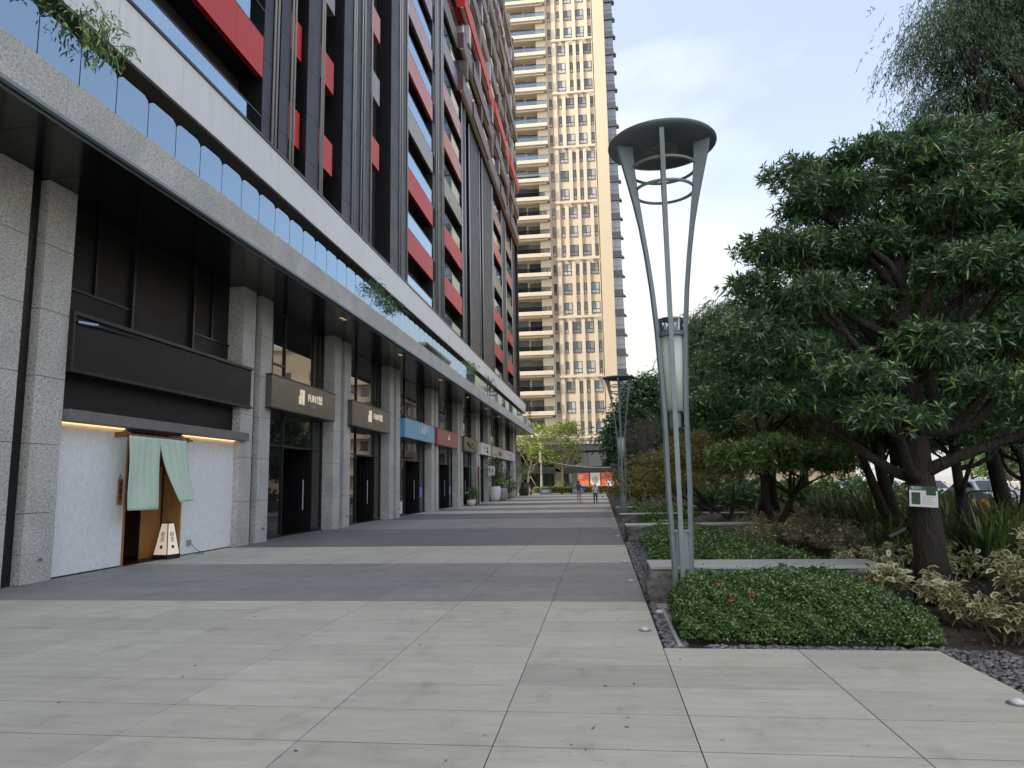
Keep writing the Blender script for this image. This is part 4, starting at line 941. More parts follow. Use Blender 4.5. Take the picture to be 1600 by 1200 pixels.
def hedge(name, label, poly_fn, x0, x1, y0, y1, h, n, L, W, seed, flowers=0, leaf='leaf_hedge', stems=True):
    """poly_fn(x,y) -> local height; leaves fill a shell under that height field"""
    rg = np.random.default_rng(seed); t = thing(name, label, 'hedge', ((x0 + x1) / 2, (y0 + y1) / 2, -.035), group='low clipped hedges between the stone blocks'); b = np.array([(x0 + x1) / 2, (y0 + y1) / 2, -.035])
    X = rg.uniform(x0, x1, n); Y = rg.uniform(y0, y1, n); H = poly_fn(X, Y); ok = H > .05; X, Y, H = X[ok], Y[ok], H[ok]
    bump = .055 * np.sin(X * 2.9 + 1.3 * np.sin(Y * 1.9)) * np.sin(Y * 3.1 + X) + .04 * np.sin(X * 7.3 + 1) * np.sin(Y * 6.1) + .035 * np.sin(X * 17 + Y * 13) + .02 * np.sin(X * 31 - Y * 29)
    u = rg.uniform(0, 1, len(X)); Z = (H + bump) * np.where(u < .6, 1 - .10 * rg.uniform(0, 1, len(X)) ** 2, rg.uniform(.12, .95, len(X)))
    Z = np.where(rg.uniform(0, 1, len(X)) < .02, Z + rg.uniform(.02, .09, len(X)), Z)
    P = np.stack([X, Y, np.maximum(Z, .03)], 1)
    D = unit(rg.normal(size=P.shape) * np.array([1, 1, .5]) + np.array([0, -.15, .55]))
    V = blades(P, D, L, W, rg, .15, .45) - b
    link('foliage', fast_mesh('foliage', V, 4, leaf), t)
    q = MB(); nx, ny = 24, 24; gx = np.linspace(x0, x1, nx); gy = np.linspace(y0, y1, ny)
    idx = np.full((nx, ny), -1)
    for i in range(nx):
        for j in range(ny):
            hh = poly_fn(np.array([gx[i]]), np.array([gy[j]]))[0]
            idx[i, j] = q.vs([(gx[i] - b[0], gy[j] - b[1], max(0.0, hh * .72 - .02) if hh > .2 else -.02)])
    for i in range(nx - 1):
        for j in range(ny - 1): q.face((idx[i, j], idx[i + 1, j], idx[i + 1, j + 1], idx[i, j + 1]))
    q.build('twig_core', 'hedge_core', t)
    if stems:
        q = MB()
        for i in range(60):
            xx, yy = rg.uniform(x0 + .1, x1 - .1), y0 + rg.uniform(.05, .3); hh = poly_fn(np.array([xx]), np.array([yy]))[0]
            if hh < .2: continue
            p0 = (xx - b[0], yy - b[1], 0); p1 = (xx - b[0] + rg.uniform(-.2, .2), yy - b[1] - rg.uniform(0, .2), hh * rg.uniform(.5, .9)); q.tube([p0, tuple((np.array(p0) + np.array(p1)) / 2 + rg.normal(size=3) * .03), p1], [.012, .009, .004], 5)
        q.build('stems', 'bark_grey', t)
    for i in range(flowers):
        xx, yy = rg.uniform(x0 + .2, x0 + (x1 - x0) * .45), rg.uniform(y0 + .15, y0 + (y1 - y0) * .6); hh = poly_fn(np.array([xx]), np.array([yy]))[0]
        PP = np.array([[xx, yy, hh + .02]]) + rg.normal(size=(26, 3)) * .022 - b
        link('flower_head', fast_mesh('flower_head', blades(PP, unit(rg.normal(size=(26, 3)) + np.array([0, 0, .6])), .022, .016, rg), 4, 'petal'), t)
    return t
def h1(x, y):
    xm = (x - .745 - .045 * (y - 7.6) - .03 * np.sin(y * 5)) / .20; yf = (y - 7.58 - .08 * np.sin(x * 2)) / .55
    right = 3.42 + (y - 7.6) * .10 - .25 * np.clip(8.2 - y, 0, 1) - x
    e = np.clip(np.minimum(np.minimum(xm, yf), right / .85), 0, 1)
    return (.40 + .07 * np.clip(1 - np.abs(y - 8.5) / .9, 0, 1)) * np.sqrt(e)
hedge('hedge', 'nearest clipped green hedge with a few pink flowers, in front of the lamp', h1, .72, 3.75, 7.55, 10.1, .5, 150000, .034, .021, 11, flowers=5)
def h2(x, y):
    e = np.clip(np.minimum(np.minimum((x - .98) / .4, (y - 11.1) / .5), np.minimum((19.9 - y) / .4, (4.0 - x - .08 * (y - 11)) / 1.0)), 0, 1); return .44 * np.sqrt(e)
hedge('hedge', 'second clipped green hedge, behind the lamp and the first granite block', h2, .95, 4.1, 11.05, 19.9, .5, 120000, .055, .034, 12)
def h3(x, y):
    e = np.clip(np.minimum(np.minimum((x - 1.1) / .4, (y - 21) / .5), np.minimum((26.4 - y) / .4, (4.4 - x) / 1.)), 0, 1); return .40 * np.sqrt(e)
hedge('hedge', 'third clipped green hedge, between the second and third granite blocks', h3, 1.0, 4.5, 20.9, 26.5, .4, 45000, .075, .045, 13, stems=False)
def h4(x, y):
    e = np.clip(np.minimum(np.minimum((x - 1.1) / .4, (y - 27.4) / .5), np.minimum((33.4 - y) / .4, (4.6 - x) / 1.)), 0, 1); return .45 * np.sqrt(e)
hedge('hedge', 'farthest clipped green hedge, before the last granite block', h4, 1.0, 4.7, 27.3, 33.5, .4, 35000, .085, .055, 14, stems=False)
def h5(x, y): return .55 + 0 * x
hedge('hedge', 'low yellow green hedge across the end of the plaza', lambda x, y: .9 + 0 * x, -9.3, 4.4, 97.5, 98.7, .9, 22000, .16, .10, 15, leaf='leaf_yellow', stems=False)

# ------------------------------------------------------------------ trees
tree('podocarpus_tree', 'leafy dark evergreen tree with a paper label on its thick trunk', (4.34, 10.25, -.04), (4.35, 10.5, 5.3), .215,
     [(4.35, 10.4, 6.15, 1.0, 1.0, .22), (3.35, 10.2, 5.6, .62, .7, .18), (2.62, 10.0, 4.85, .5, .6, .16), (3.5, 10.6, 4.95, .75, .8, .2), (5.0, 10.3, 5.4, .9, .9, .24), (5.8, 10.6, 5.95, 1.1, 1.0, .28), (6.6, 10.2, 5.4, .9, .9, .28),
      (2.95, 9.9, 4.15, .55, .5, .16), (3.8, 10.9, 4.15, .65, .7, .2), (5.25, 9.9, 4.45, .8, .8, .22), (6.2, 10.4, 4.6, .8, .8, .26), (2.75, 10.2, 3.4, .55, .5, .14), (4.8, 11.2, 3.6, .8, .6, .22), (3.4, 9.8, 3.0, .55, .45, .15), (5.8, 9.7, 3.6, .75, .7, .22), (3.7, 9.5, 2.42, .45, .4, .13), (5.2, 9.6, 2.85, .6, .5, .16), (6.2, 9.8, 2.6, .7, .5, .18),
      (2.2, 10.1, 4.35, .3, .4, .12), (2.3, 10.0, 3.75, .38, .4, .13), (2.7, 10.3, 2.75, .5, .45, .13), (3.05, 10.4, 6.05, .42, .45, .14), (5.1, 10.4, 6.5, .55, .55, .16), (4.3, 10.6, 5.0, .6, .6, .2), (4.5, 9.8, 3.4, .6, .5, .18)],
     'leaf_podo', 820, 16, 21, 'podo', .125, .13, .025, 10, jit=.008, att=.72, flat=.5)
tree('podocarpus_tree', 'small spreading evergreen with a dark leaning stem above the pale groundcover', (4.5, 18.9, -.04), (5.0, 18.8, 1.85), .12,
     [(3.4, 18.7, 2.25, .65, .6, .15), (4.3, 18.6, 2.45, .8, .7, .17), (5.2, 18.6, 2.25, .8, .7, .17), (5.9, 18.7, 1.98, .5, .5, .13), (4.8, 18.5, 2.05, .6, .5, .13), (3.9, 18.4, 2.05, .5, .4, .12)], 'leaf_podo_bright', 130, 13, 22, 'podo', .15, .20, .036, 10, lean=.12)
tree('podocarpus_tree', 'evergreen tree with bright yellow green new shoots at the frame edge', (8.0, 13.2, -.04), (8.0, 13.3, 3.9), .15,
     [(7.4, 13.0, 4.4, 1.0, 1.0, .5), (8.4, 13.0, 4.6, 1.1, 1.0, .5), (6.6, 13.0, 3.9, .8, .7, .35), (8.2, 12.8, 3.6, 1.2, 1.0, .4), (7.2, 12.7, 3.2, .8, .7, .3)], 'leaf_podo_bright', 300, 16, 23, 'podo', .17, .13, .026, 9)
tree('podocarpus_tree', 'multi stemmed evergreen behind the labelled trunk', (6.2, 15.8, -.04), (6.1, 16.1, 3.6), .17,
     [(5.3, 16.0, 3.7, .9, .9, .45), (6.2, 15.8, 4.5, 1.2, 1.1, .55), (7.1, 16.0, 3.9, 1.0, 1.0, .45), (5.5, 15.6, 2.9, .8, .7, .3), (4.6, 15.9, 4.4, .9, .9, .45), (6.8, 15.5, 2.7, .8, .7, .3)], 'leaf_podo', 380, 16, 24, 'podo', .18, .14, .028, 9, lean=.10,
     extra=[([(6.2, 15.8, .3), (5.8, 15.7, .9), (5.6, 15.7, 1.6), (5.3, 15.9, 2.8)], [.12, .10, .09, .05]), ([(6.2, 15.8, .5), (6.7, 15.9, 1.2), (6.6, 16, 1.9), (7.0, 16, 3.2)], [.11, .09, .08, .05])])
tree('podocarpus_tree', 'dark evergreen low at the frame edge with drooping boughs over the yellow barrier', (9.6, 13.9, -.04), (9.4, 14.0, 3.0), .13,
     [(8.9, 13.7, 3.0, .9, .8, .3), (9.3, 13.5, 2.6, .8, .7, .25), (9.8, 14, 3.5, 1.0, 1.0, .4)], 'leaf_podo', 90, 13, 25, 'podo', .16, .12, .022, 9)
tree('cypress_tree', 'tall drooping cypress rising out of the top corner of the frame', (9.6, 14.6, -.04), (9.7, 14.8, 14.5), .26,
     [(8.1, 14.2, 9.4, 1.2, 1.2, .8), (9.2, 14.4, 9.9, 1.3, 1.3, .9), (7.7, 14.2, 10.9, 1.0, 1.0, .7), (8.9, 14.2, 11.3, 1.4, 1.3, .9), (10.2, 14.4, 11, 1.4, 1.3, 1.0), (8.2, 14.3, 8.1, 1.1, 1.0, .7), (9.3, 14.3, 8.0, 1.2, 1.1, .8), (9.0, 14.4, 12.6, 1.3, 1.2, .9), (7.0, 14.0, 10.2, .8, .8, .5), (7.3, 14.1, 8.9, .8, .8, .5), (10.4, 14.2, 9.2, 1.3, 1.2, 1.0), (10.2, 14.2, 7.6, 1.3, 1.2, 1.0),
      (8.6, 14.5, 6.7, 1.2, 1.2, .8), (9.8, 14.2, 6.6, 1.2, 1.1, .9), (8.0, 14.6, 5.9, 1.0, 1.0, .6), (9.4, 14.3, 5.2, 1.2, 1.0, .7)],
     'leaf_cypress', 1500, 13, 26, 'droop', .26, .10, .017, 11, flat=.8)
tree('casuarina_tree', 'big soft leaved tree rising behind the lamp with drooping sprays', (6.7, 30.9, -.04), (6.6, 31.0, 7.2), .27,
     [(6.0, 31, 8.5, 1.6, 1.5, 1.0), (4.7, 30.8, 7.7, 1.3, 1.2, .9), (4.0, 30.5, 6.6, .9, 1.0, .7), (3.9, 30.4, 5.4, .8, .9, .6), (7.4, 31, 7.6, 1.6, 1.5, 1.0), (5.0, 30.6, 6.0, 1.3, 1.2, .9), (6.5, 30.8, 6.3, 1.6, 1.4, .9), (4.6, 30.7, 4.8, 1.0, 1.0, .7), (8.2, 31, 6.0, 1.4, 1.2, .9), (6.2, 30.6, 4.7, 1.4, 1.2, .7)],
     'leaf_cypress', 1100, 12, 27, 'droop', .32, .18, .038, 9, flat=.8)
tree('broadleaf_tree', 'rounded leafy tree in front of the drooping tree, behind the maple', (6.2, 26.0, -.04), (6.2, 26, 4.0), .16,
     [(5.2, 26, 4.6, 1.0, 1.0, .6), (6.4, 25.8, 5.0, 1.2, 1.1, .7), (5.0, 25.6, 3.6, .9, .8, .45), (4.2, 25.4, 4.4, .7, .7, .4), (4.3, 25.4, 3.3, .7, .7, .35), (7.4, 26, 4.4, 1.1, 1.0, .7), (6.2, 25.5, 3.8, 1.0, .9, .5)], 'leaf_broad', 380, 10, 28, 'broad', .24, .14, .08, 6)
tree('ficus_tree', 'dense dark green tree beside the second lamp, in front of the tower', (2.3, 44.5, -.04), (2.4, 44.6, 5.6), .22,
     [(2.9, 44.4, 7.2, 1.2, 1.1, .8), (2.2, 44.2, 5.7, 1.5, 1.3, .9), (3.9, 44.5, 6.0, 1.4, 1.2, 1.0), (1.5, 44.2, 4.3, 1.3, 1.2, .9), (3.2, 44, 4.5, 1.6, 1.3, .9), (1.9, 44, 3.1, 1.4, 1.2, .7), (4.3, 44.2, 3.6, 1.4, 1.2, .9), (3.2, 43.8, 2.6, 1.3, 1.0, .6), (5.2, 44.6, 5.0, 1.2, 1.1, .9)],
     'leaf_ficus', 620, 9, 29, 'broad', .30, .23, .14, 6)
tree('maple_tree', 'spreading maple with orange tinted leaves beside the lamp', (3.7, 22.6, -.04), (2.9, 23.2, 1.6), .09,
     [(2.6, 23.5, 2.35, 1.1, .9, .28), (1.9, 23.2, 1.9, .9, .8, .24), (3.5, 23.6, 2.5, 1.0, .8, .26), (2.6, 22.9, 1.65, 1.2, .7, .20), (3.9, 23.3, 1.9, .9, .7, .24), (1.5, 23.0, 1.45, .7, .6, .16), (3.0, 23.7, 2.9, .7, .6, .2)], 'leaf_maple', 260, 9, 30, 'broad', .20, .075, .045, 9, flat=.35, lean=.1,
     extra=[([(3.7, 22.6, 0), (3.3, 22.6, .7), (2.7, 22.8, 1.0), (1.9, 23.0, 1.5)], [.07, .06, .045, .02]), ([(3.6, 22.7, 0), (4.0, 22.8, .7), (4.1, 23.0, 1.5)], [.06, .05, .02])])
tree('maple_tree', 'orange tinted maple deeper in the garden, above the small evergreen', (6.0, 23.6, -.04), (6.0, 23.7, 2.6), .09,
     [(5.6, 23.6, 3.5, 1.0, .8, .35), (6.6, 23.6, 3.9, 1.0, .8, .35), (6.2, 23.3, 3.0, 1.2, .8, .3), (5.0, 23.4, 2.7, .8, .7, .25), (7.4, 23.6, 3.4, .9, .7, .35)], 'leaf_maple', 220, 9, 31, 'broad', .20, .08, .05, 9, flat=.4)
tree('maple_tree', 'reddish maple overhanging the far end of the planting bed', (2.55, 41.0, -.04), (2.5, 41, 1.6), .11,
     [(1.7, 40.8, 1.9, 1.2, 1.0, .35), (2.8, 40.9, 2.6, 1.3, 1.0, .4), (3.9, 41, 2.3, 1.2, 1.0, .4), (1.3, 40.5, 1.1, .8, .7, .35), (2.9, 40.5, 1.8, 1.2, .8, .3)], 'leaf_maple', 210, 8, 32, 'broad', .26, .14, .085, 7, flat=.4)
for i, (x, y, h, lab) in enumerate([(7.6, 19.4, 4.6, 'understory evergreen between the small evergreen and the multi stemmed one'), (9.6, 18.2, 5.2, 'understory evergreen in shade beside the drooping cypress'), (10.6, 22.5, 5.4, 'understory evergreen deep in the garden before the road'), (8.6, 24.5, 5.6, 'understory evergreen behind the orange tinted maple'), (6.0, 12.9, 4.6, 'evergreen crowding right behind the labelled tree')]):
    rs = np.random.default_rng(160 + i)
    bl = [(x + rs.uniform(-1.3, 1.3), y + rs.uniform(-.8, .8), h * rs.uniform(.5, .98), .95, .85, .38) for _ in range(9)]
    tree('podocarpus_tree', lab, (x, y, -.04), (x + rs.uniform(-.3, .3), y, h * .75), .12, bl, 'leaf_podo', 260, 13, 170 + i, 'podo', .2, .15, .034, 8, lean=.06)
tree('broadleaf_tree', 'tall leafy tree filling in behind the labelled tree', (7.0, 17.8, -.04), (7.0, 17.9, 6.2), .17,
     [(6.2, 17.8, 8.0, 1.3, 1.1, .7), (7.4, 17.8, 8.5, 1.4, 1.1, .8), (5.4, 17.7, 6.9, 1.1, 1.0, .6), (6.8, 17.6, 6.9, 1.4, 1.1, .7), (8.4, 17.8, 7.2, 1.4, 1.1, .8), (5.4, 17.6, 5.6, 1.1, 1.0, .55), (7.0, 17.5, 5.5, 1.4, 1.1, .6), (8.6, 17.7, 5.6, 1.3, 1.1, .7), (6.2, 17.5, 4.3, 1.2, 1.0, .5), (8.0, 17.6, 4.2, 1.3, 1.0, .5)], 'leaf_ficus', 620, 9, 35, 'broad', .24, .13, .06, 6)
tree('broadleaf_tree', 'leafy tree between the lamp and the labelled tree, before the drooping tree', (4.9, 21.4, -.04), (5.0, 21.5, 4.8), .13,
     [(4.4, 21.4, 6.0, 1.0, .9, .5), (5.6, 21.5, 6.5, 1.1, .9, .6), (3.9, 21.3, 5.0, .8, .8, .4), (5.2, 21.3, 5.1, 1.1, .9, .5), (6.4, 21.4, 5.5, 1.0, .9, .5), (4.4, 21.2, 4.1, .9, .8, .35), (6.0, 21.3, 4.1, 1.0, .8, .4)], 'leaf_broad', 330, 9, 36, 'broad', .22, .14, .07, 6)
# bare grey tree
def bare_tree(base, h, seed, label):
    rg = np.random.default_rng(seed); t = thing('bare_tree', label, 'tree', base); q = MB(); tips = []
    def grow(p, d, L, r, lv):
        p1 = p + d * L; q.tube([tuple(p), tuple((p + p1) / 2 + rg.normal(size=3) * L * .05), tuple(p1)], [r, r * .85, r * .62], 5, cap=False)
        if lv == 0: return
        for i in range(3 if lv > 1 else 4):
            dd = d + rg.normal(size=3) * .38 + np.array([0, 0, .12]); dd /= np.linalg.norm(dd); grow(p1, dd, L * rg.uniform(.62, .85), r * .6, lv - 1)
    for i in range(4):
        a = i * 1.7; d = np.array([math.cos(a) * .35, math.sin(a) * .35, 1.0]); grow(np.zeros(3), d / np.linalg.norm(d), h * .27, .05, 5)
    q.build('branches', 'bark_grey', t); return t
bare_tree((3.2, 36.5, -.04), 5.8, 4, 'leafless grey tree with fine twigs between the dark tree and the lamp')
# end-of-plaza trees with pale trunks and props
for x, y, sd, lab in ((-9.9, 99.6, 41, 'slender yellow green tree by the corner of the dark building'), (-5.6, 100.2, 42, 'slender yellow green propped tree in front of the podium')):
    rs = np.random.default_rng(sd)
    tree('young_tree', lab, (x, y, -.03), (x + .2, y, 6.5), .16, [(x + rs.uniform(-2.6, 2.6), y + rs.uniform(-1, 1), 7.0 + rs.uniform(-2.2, 2.6), 1.4, 1.2, .7) for i in range(10)], 'leaf_yellow', 120, 6, sd, 'broad', .42, .30, .17, 5, bark='bark_light',
         extra=[([(x + .1, y, 3.0), (x + 1.0, y - .2, 4.6), (x + 2.2, y - .2, 6.6)], [.08, .06, .03]), ([(x, y, 3.4), (x - .9, y + .1, 5), (x - 1.8, y, 6.6)], [.08, .06, .03]), ([(x, y, 2.5), (x - 1.4, y - .4, 0)], [.035, .035]), ([(x, y, 2.5), (x + 1.4, y - .4, 0)], [.035, .035])])
# far street trees beyond the bed
for i, (x, y, h, r, lf, lab) in enumerate([(9.8, 52, 9.5, 3.2, 'leaf_broad', 'large leafy street tree with a thick dark trunk behind the garden'), (13.5, 36, 9.5, 3.0, 'leaf_ficus', 'tall dark street tree left of the labelled trunk'), (12.6, 24, 8.6, 2.6, 'leaf_broad', 'broad street tree behind the labelled trunk, by the barrier'),
                                         (15.0, 28.5, 10, 3.0, 'leaf_ficus', 'tall street tree at the kerb behind the yellow barrier'), (12.0, 19.0, 8.5, 2.6, 'leaf_ficus', 'dark leafy tree filling the frame edge behind the cypress'), (14.6, 66, 9, 3.2, 'leaf_broad', 'distant street tree at the kerb near the walker in red'), (8.2, 64, 9.0, 3.4, 'leaf_ficus', 'distant dark tree beyond the bare grey tree'), (10.2, 38, 9.0, 2.8, 'leaf_ficus', 'dark street tree behind the drooping tree')]):
    rs = np.random.default_rng(60 + i); z0 = h * (.42 if x > 12.5 else .30)
    bl = [(x + rs.uniform(-.75, .75) * r, y + rs.uniform(-.5, .5) * r, z0 + (h - z0) * rs.uniform(.05, .9), r * .5, r * .5, r * .30) for _ in range(11)]
    d = 0.0046 * y
    tree('street_tree', lab, (x, y, -.04), (x + rs.uniform(-.2, .2), y, h * .72), .22 + .02 * (i % 3), bl, lf, 480, 9, 70 + i, 'broad', .34, max(.14, d * .9), max(.08, d * .5), 6, group='street trees behind the garden')
for i, (x, y, h) in enumerate([(37, 44, 9), (38, 56, 9), (37.5, 70, 9), (44, 62, 8), (39, 33, 9), (45, 50, 9), (40, 82, 9)]):
    rs = np.random.default_rng(80 + i)
    bl = [(x + rs.uniform(-2, 2), y + rs.uniform(-2, 2), 1.9 + rs.uniform(0, h - 2.5), 1.7, 1.7, .9) for _ in range(11)]
    tree('street_tree', 'sunlit tree across the road, %s from the camera' % ORD[i], (x, y, .05), (x, y, h * .7), .2, bl, 'leaf_broad', 260, 8, 90 + i, 'broad', .45, .28, .17, 6, group='trees across the road', bark='bark_grey')

# ------------------------------------------------------------------ shrubs and strap leaved plants
def shrub(loc, r, h, n, L, W, seed, label, leaf='leaf_variegated', name='variegated_shrub', edge=True, group=None):
    rg = np.random.default_rng(seed); t = thing(name, label, 'shrub', loc, group=group); q = MB(); P = []; A = []
    for i in range(max(8, n // 40)):
        a = rg.uniform(0, 2 * PI); rr_ = r * math.sqrt(rg.uniform(.05, 1)); hh = h * (1 - .35 * (rr_ / r) ** 2) * rg.uniform(.7, 1.05)
        tip = np.array([rr_ * math.cos(a), rr_ * math.sin(a), hh]); root = tip * np.array([.45, .45, 0]); midp = (root + tip) / 2 + rg.normal(size=3) * .05
        q.tube([tuple(root), tuple(midp), tuple(tip)], [.012, .008, .004], 5)
        m = n // max(8, n // 40)
        s = rg.uniform(.35, 1.03, m) ** .6; c = root[None] * (1 - s[:, None]) + tip[None] * s[:, None] + rg.normal(size=(m, 3)) * .035
        P.append(c); o = unit(rg.normal(size=(m, 3)) * np.array([1, 1, .5]) + np.array([0, 0, .55])); A.append(o)
    P, A = np.concatenate(P), np.concatenate(A)
    q.build('stems', 'bark_grey', t)
    if edge:
        n_ = len(P); Ls = (L * rg.uniform(.6, 1.25, n_))[:, None]; Ws = (W * rg.uniform(.75, 1.2, n_))[:, None]
        S = unit(np.cross(A, np.array([0, 0, 1.0]) + rg.normal(size=A.shape) * .5)); N = unit(np.cross(S, A)); dz = np.array([0, 0, -1.0])
        pts = [P, P + A * Ls * .28 + S * Ws * .42 + N * Ls * .03, P + A * Ls * .62 + S * Ws * .45 + dz * Ls * .06 + N * Ls * .03, P + A * Ls * .95 + dz * Ls * .28, P + A * Ls * .62 - S * Ws * .45 + dz * Ls * .06 + N * Ls * .03, P + A * Ls * .28 - S * Ws * .42 + N * Ls * .03,
               P + A * Ls * .45 + dz * Ls * .03]
        V = np.stack(pts, 1); me = bpy.data.meshes.new('foliage'); me.vertices.add(n_ * 7); me.vertices.foreach_set('co', V.astype(np.float32).ravel())
        tri = np.array([[6, 0, 1], [6, 1, 2], [6, 2, 3], [6, 3, 4], [6, 4, 5], [6, 5, 0]]); Fx = (tri[None] + (np.arange(n_) * 7)[:, None, None]).reshape(-1, 3)
        me.loops.add(Fx.size); me.loops.foreach_set('vertex_index', Fx.astype(np.int32).ravel()); me.polygons.add(len(Fx)); me.polygons.foreach_set('loop_start', np.arange(0, Fx.size, 3, dtype=np.int32)); me.materials.append(M[leaf])
        at = me.attributes.new('edge', 'FLOAT', 'POINT'); e = np.ones((n_, 7), np.float32); e[:, 6] = 0; at.data.foreach_set('value', e.ravel()); me.update(calc_edges=True)
        link('foliage', me, t)
    else: link('foliage', fast_mesh('foliage', blades(P, A, L, W, rg), 4, leaf), t)
    return t
SH = [((4.42, 7.45, -.035), .48, .78, 560, 'large cream edged shrub at the frame edge over the pebbles'), ((4.75, 7.0, -.035), .5, .95, 520, 'cream edged shrub cut by the frame edge above the pebbles'), ((4.75, 8.3, -.035), .6, .98, 620, 'cream edged shrub rising behind the pebble corner shrub'), ((3.72, 9.6, -.035), .45, .62, 420, 'cream edged shrub between the front hedge and the labelled trunk'), ((4.1, 8.6, -.035), .25, .28, 90, 'low sparse cream edged shrub at the foot of the trunk'),
      ((3.75, 11.1, -.035), .5, .58, 380, 'cream edged shrub at the end of the first granite block'), ((5.3, 9.6, -.035), .6, .90, 560, 'cream edged shrub right behind the labelled trunk'), ((6.1, 10.2, -.035), .7, .98, 560, 'cream edged shrub at the frame edge beyond the trunk'), ((5.5, 8.7, -.035), .6, .85, 520, 'cream edged shrub tucked between the frame edge shrubs'), ((4.2, 12.3, -.035), .55, .55, 380, 'small cream edged shrub behind the labelled trunk'), ((5.0, 11.6, -.035), .6, .62, 420, 'cream edged shrub in front of the strap leaved clumps'), ((3.98, 7.95, -.035), .3, .42, 170, 'low cream edged shrub beside the rounded end of the front hedge'), ((4.95, 9.1, -.035), .5, .75, 420, 'cream edged shrub close against the right side of the labelled trunk'), ((3.95, 9.0, -.035), .32, .5, 220, 'small cream edged shrub just in front of the labelled trunk')]
for i, (p, r, h, n, lab) in enumerate(SH): shrub(p, r, h * 1.12, n, .165, .066, 100 + i, lab, group='cream edged shrubs')
PG = [(3.9, 16.8, 'along the second hedge'), (4.9, 16.4, 'left of the small evergreen stem'), (5.6, 17.6, 'right of the small evergreen stem'), (4.7, 21.0, 'beside the boulder'), (5.7, 20.6, 'behind the small evergreen'), (6.2, 25.0, 'under the rounded leafy tree'), (5.0, 14.6, 'in front of the strap leaved clumps, nearest the second hedge'), (1.9, 37.6, 'beyond the last granite block'), (3.4, 38.2, 'at the foot of the bare grey tree'), (7.0, 28.0, 'at the foot of the drooping tree')]
for i, (x, y, w) in enumerate(PG): shrub((x, y, -.035), 1.05, .72, 2200, .11, .036, 130 + i, 'pale straw coloured bush ' + w, 'leaf_pale', 'pale_bush', False, group='pale groundcover bushes')
for i, (x, y, w) in enumerate([(8.4, 33.5, 'behind the drooping tree'), (10.6, 36.0, 'in front of the white parked cars'), (7.6, 36.6, 'left of the dark street trunk'), (12.8, 37.5, 'beside the tall dark street tree'), (6.2, 38.5, 'beyond the last granite block'), (9.4, 41.5, 'deep behind the drooping tree'), (11.8, 43, 'near the kerb before the far cars'), (7.0, 43.5, 'right of the dense dark tree'), (5.4, 33.0, 'left of the drooping tree'), (13.6, 34.0, 'at the kerb beside the cars'), (8.0, 48, 'at the far end of the garden'), (11, 50, 'far down the garden near the kerb'), (5.0, 52, 'beyond the dense dark tree'), (13.8, 56, 'near the walker in red'), (8.4, 58, 'far beyond the bare tree'), (4.6, 62, 'behind the farthest lamp'), (11.4, 63, 'below the distant dark tree'), (14.6, 46, 'between the parked cars and the garden')]):
    shrub((x, y, -.035), 1.5 + .5 * (i > 9), 1.35 + .45 * (i > 9), 1500, .24 + .06 * (i > 9), .11 + .03 * (i > 9), 150 + i, 'rounded green bush ' + w, 'leaf_broad', 'green_bush', False, group='green bushes deep in the garden')
def strap(loc, h, n, seed, label):
    rg = np.random.default_rng(seed); t = thing('strap_leaf_plant', label, 'plant', loc, group='strap leaved clumps'); V = []
    for i in range(n):
        a = rg.uniform(0, 2 * PI); lean = rg.uniform(.1, .75); L = h * rg.uniform(.7, 1.2); w = rg.uniform(.014, .026) * (1 + h * .2)
        b = np.array([rg.normal() * .14, rg.normal() * .14, 0]); d = np.array([math.cos(a), math.sin(a), 0]); s = np.array([-d[1], d[0], 0]); pr = None
        for j in range(5):
            u = j / 4; c = b + d * lean * L * u ** 1.7 + np.array([0, 0, L * (u - .32 * lean * u ** 2.6)]); wd = w * (1 - .85 * u ** 2.2)
            cur = (c - s * wd, c + s * wd)
            if pr is not None: V.append([pr[0], pr[1], cur[1], cur[0]])
            pr = cur
    V = np.array(V); link('blades', fast_mesh('blades', V, 4, 'leaf_iris'), t)
    link('root_mound', MB().lathe([(.2, -.01), (.15, .06), (.03, .09)], 10).mesh('root_mound', 'soil'), t); return t
SP = [(5.3, 14.2), (5.9, 13.6), (6.6, 14.6), (7.2, 13.9), (6.3, 12.6), (7.6, 12.2), (8.3, 13.4), (7.9, 15.2), (8.8, 14.9), (9.3, 12.9), (7.0, 16.8), (8.0, 17.6), (6.4, 18.2), (7.3, 19.6), (8.6, 19.0), (9.4, 17.2), (9.9, 15.6), (6.8, 21.6), (8.2, 22.4), (9.3, 21.0), (10.4, 19.4), (7.4, 24.6), (9.0, 25.0), (10.8, 22.6), (11.4, 17.4), (10.7, 25.6), (12.0, 21.5), (8.4, 28.2), (6.9, 11.6), (8.4, 11.4)]
SP += [(9.8, 27.4), (11.4, 27.0), (12.6, 24.6), (13.4, 22.4), (8.9, 30.6), (10.4, 30.2), (12.0, 29.6), (13.6, 31.5), (9.6, 33.6), (11.2, 33.4)]
for i, (x, y) in enumerate(SP):
    strap((x, y, -.035), .98 + .35 * ((i * 7) % 5) / 5, 95, 200 + i, 'strap leaved clump under the trees, %s of its row from the camera' % ORD[i] if i < 16 else ('strap leaved clump deep under the trees, %s from the labelled trunk' % ORD[i - 16] if i < 30 else 'tall strap leaved clump near the street, %s from the yellow barrier' % ORD[i - 30]))
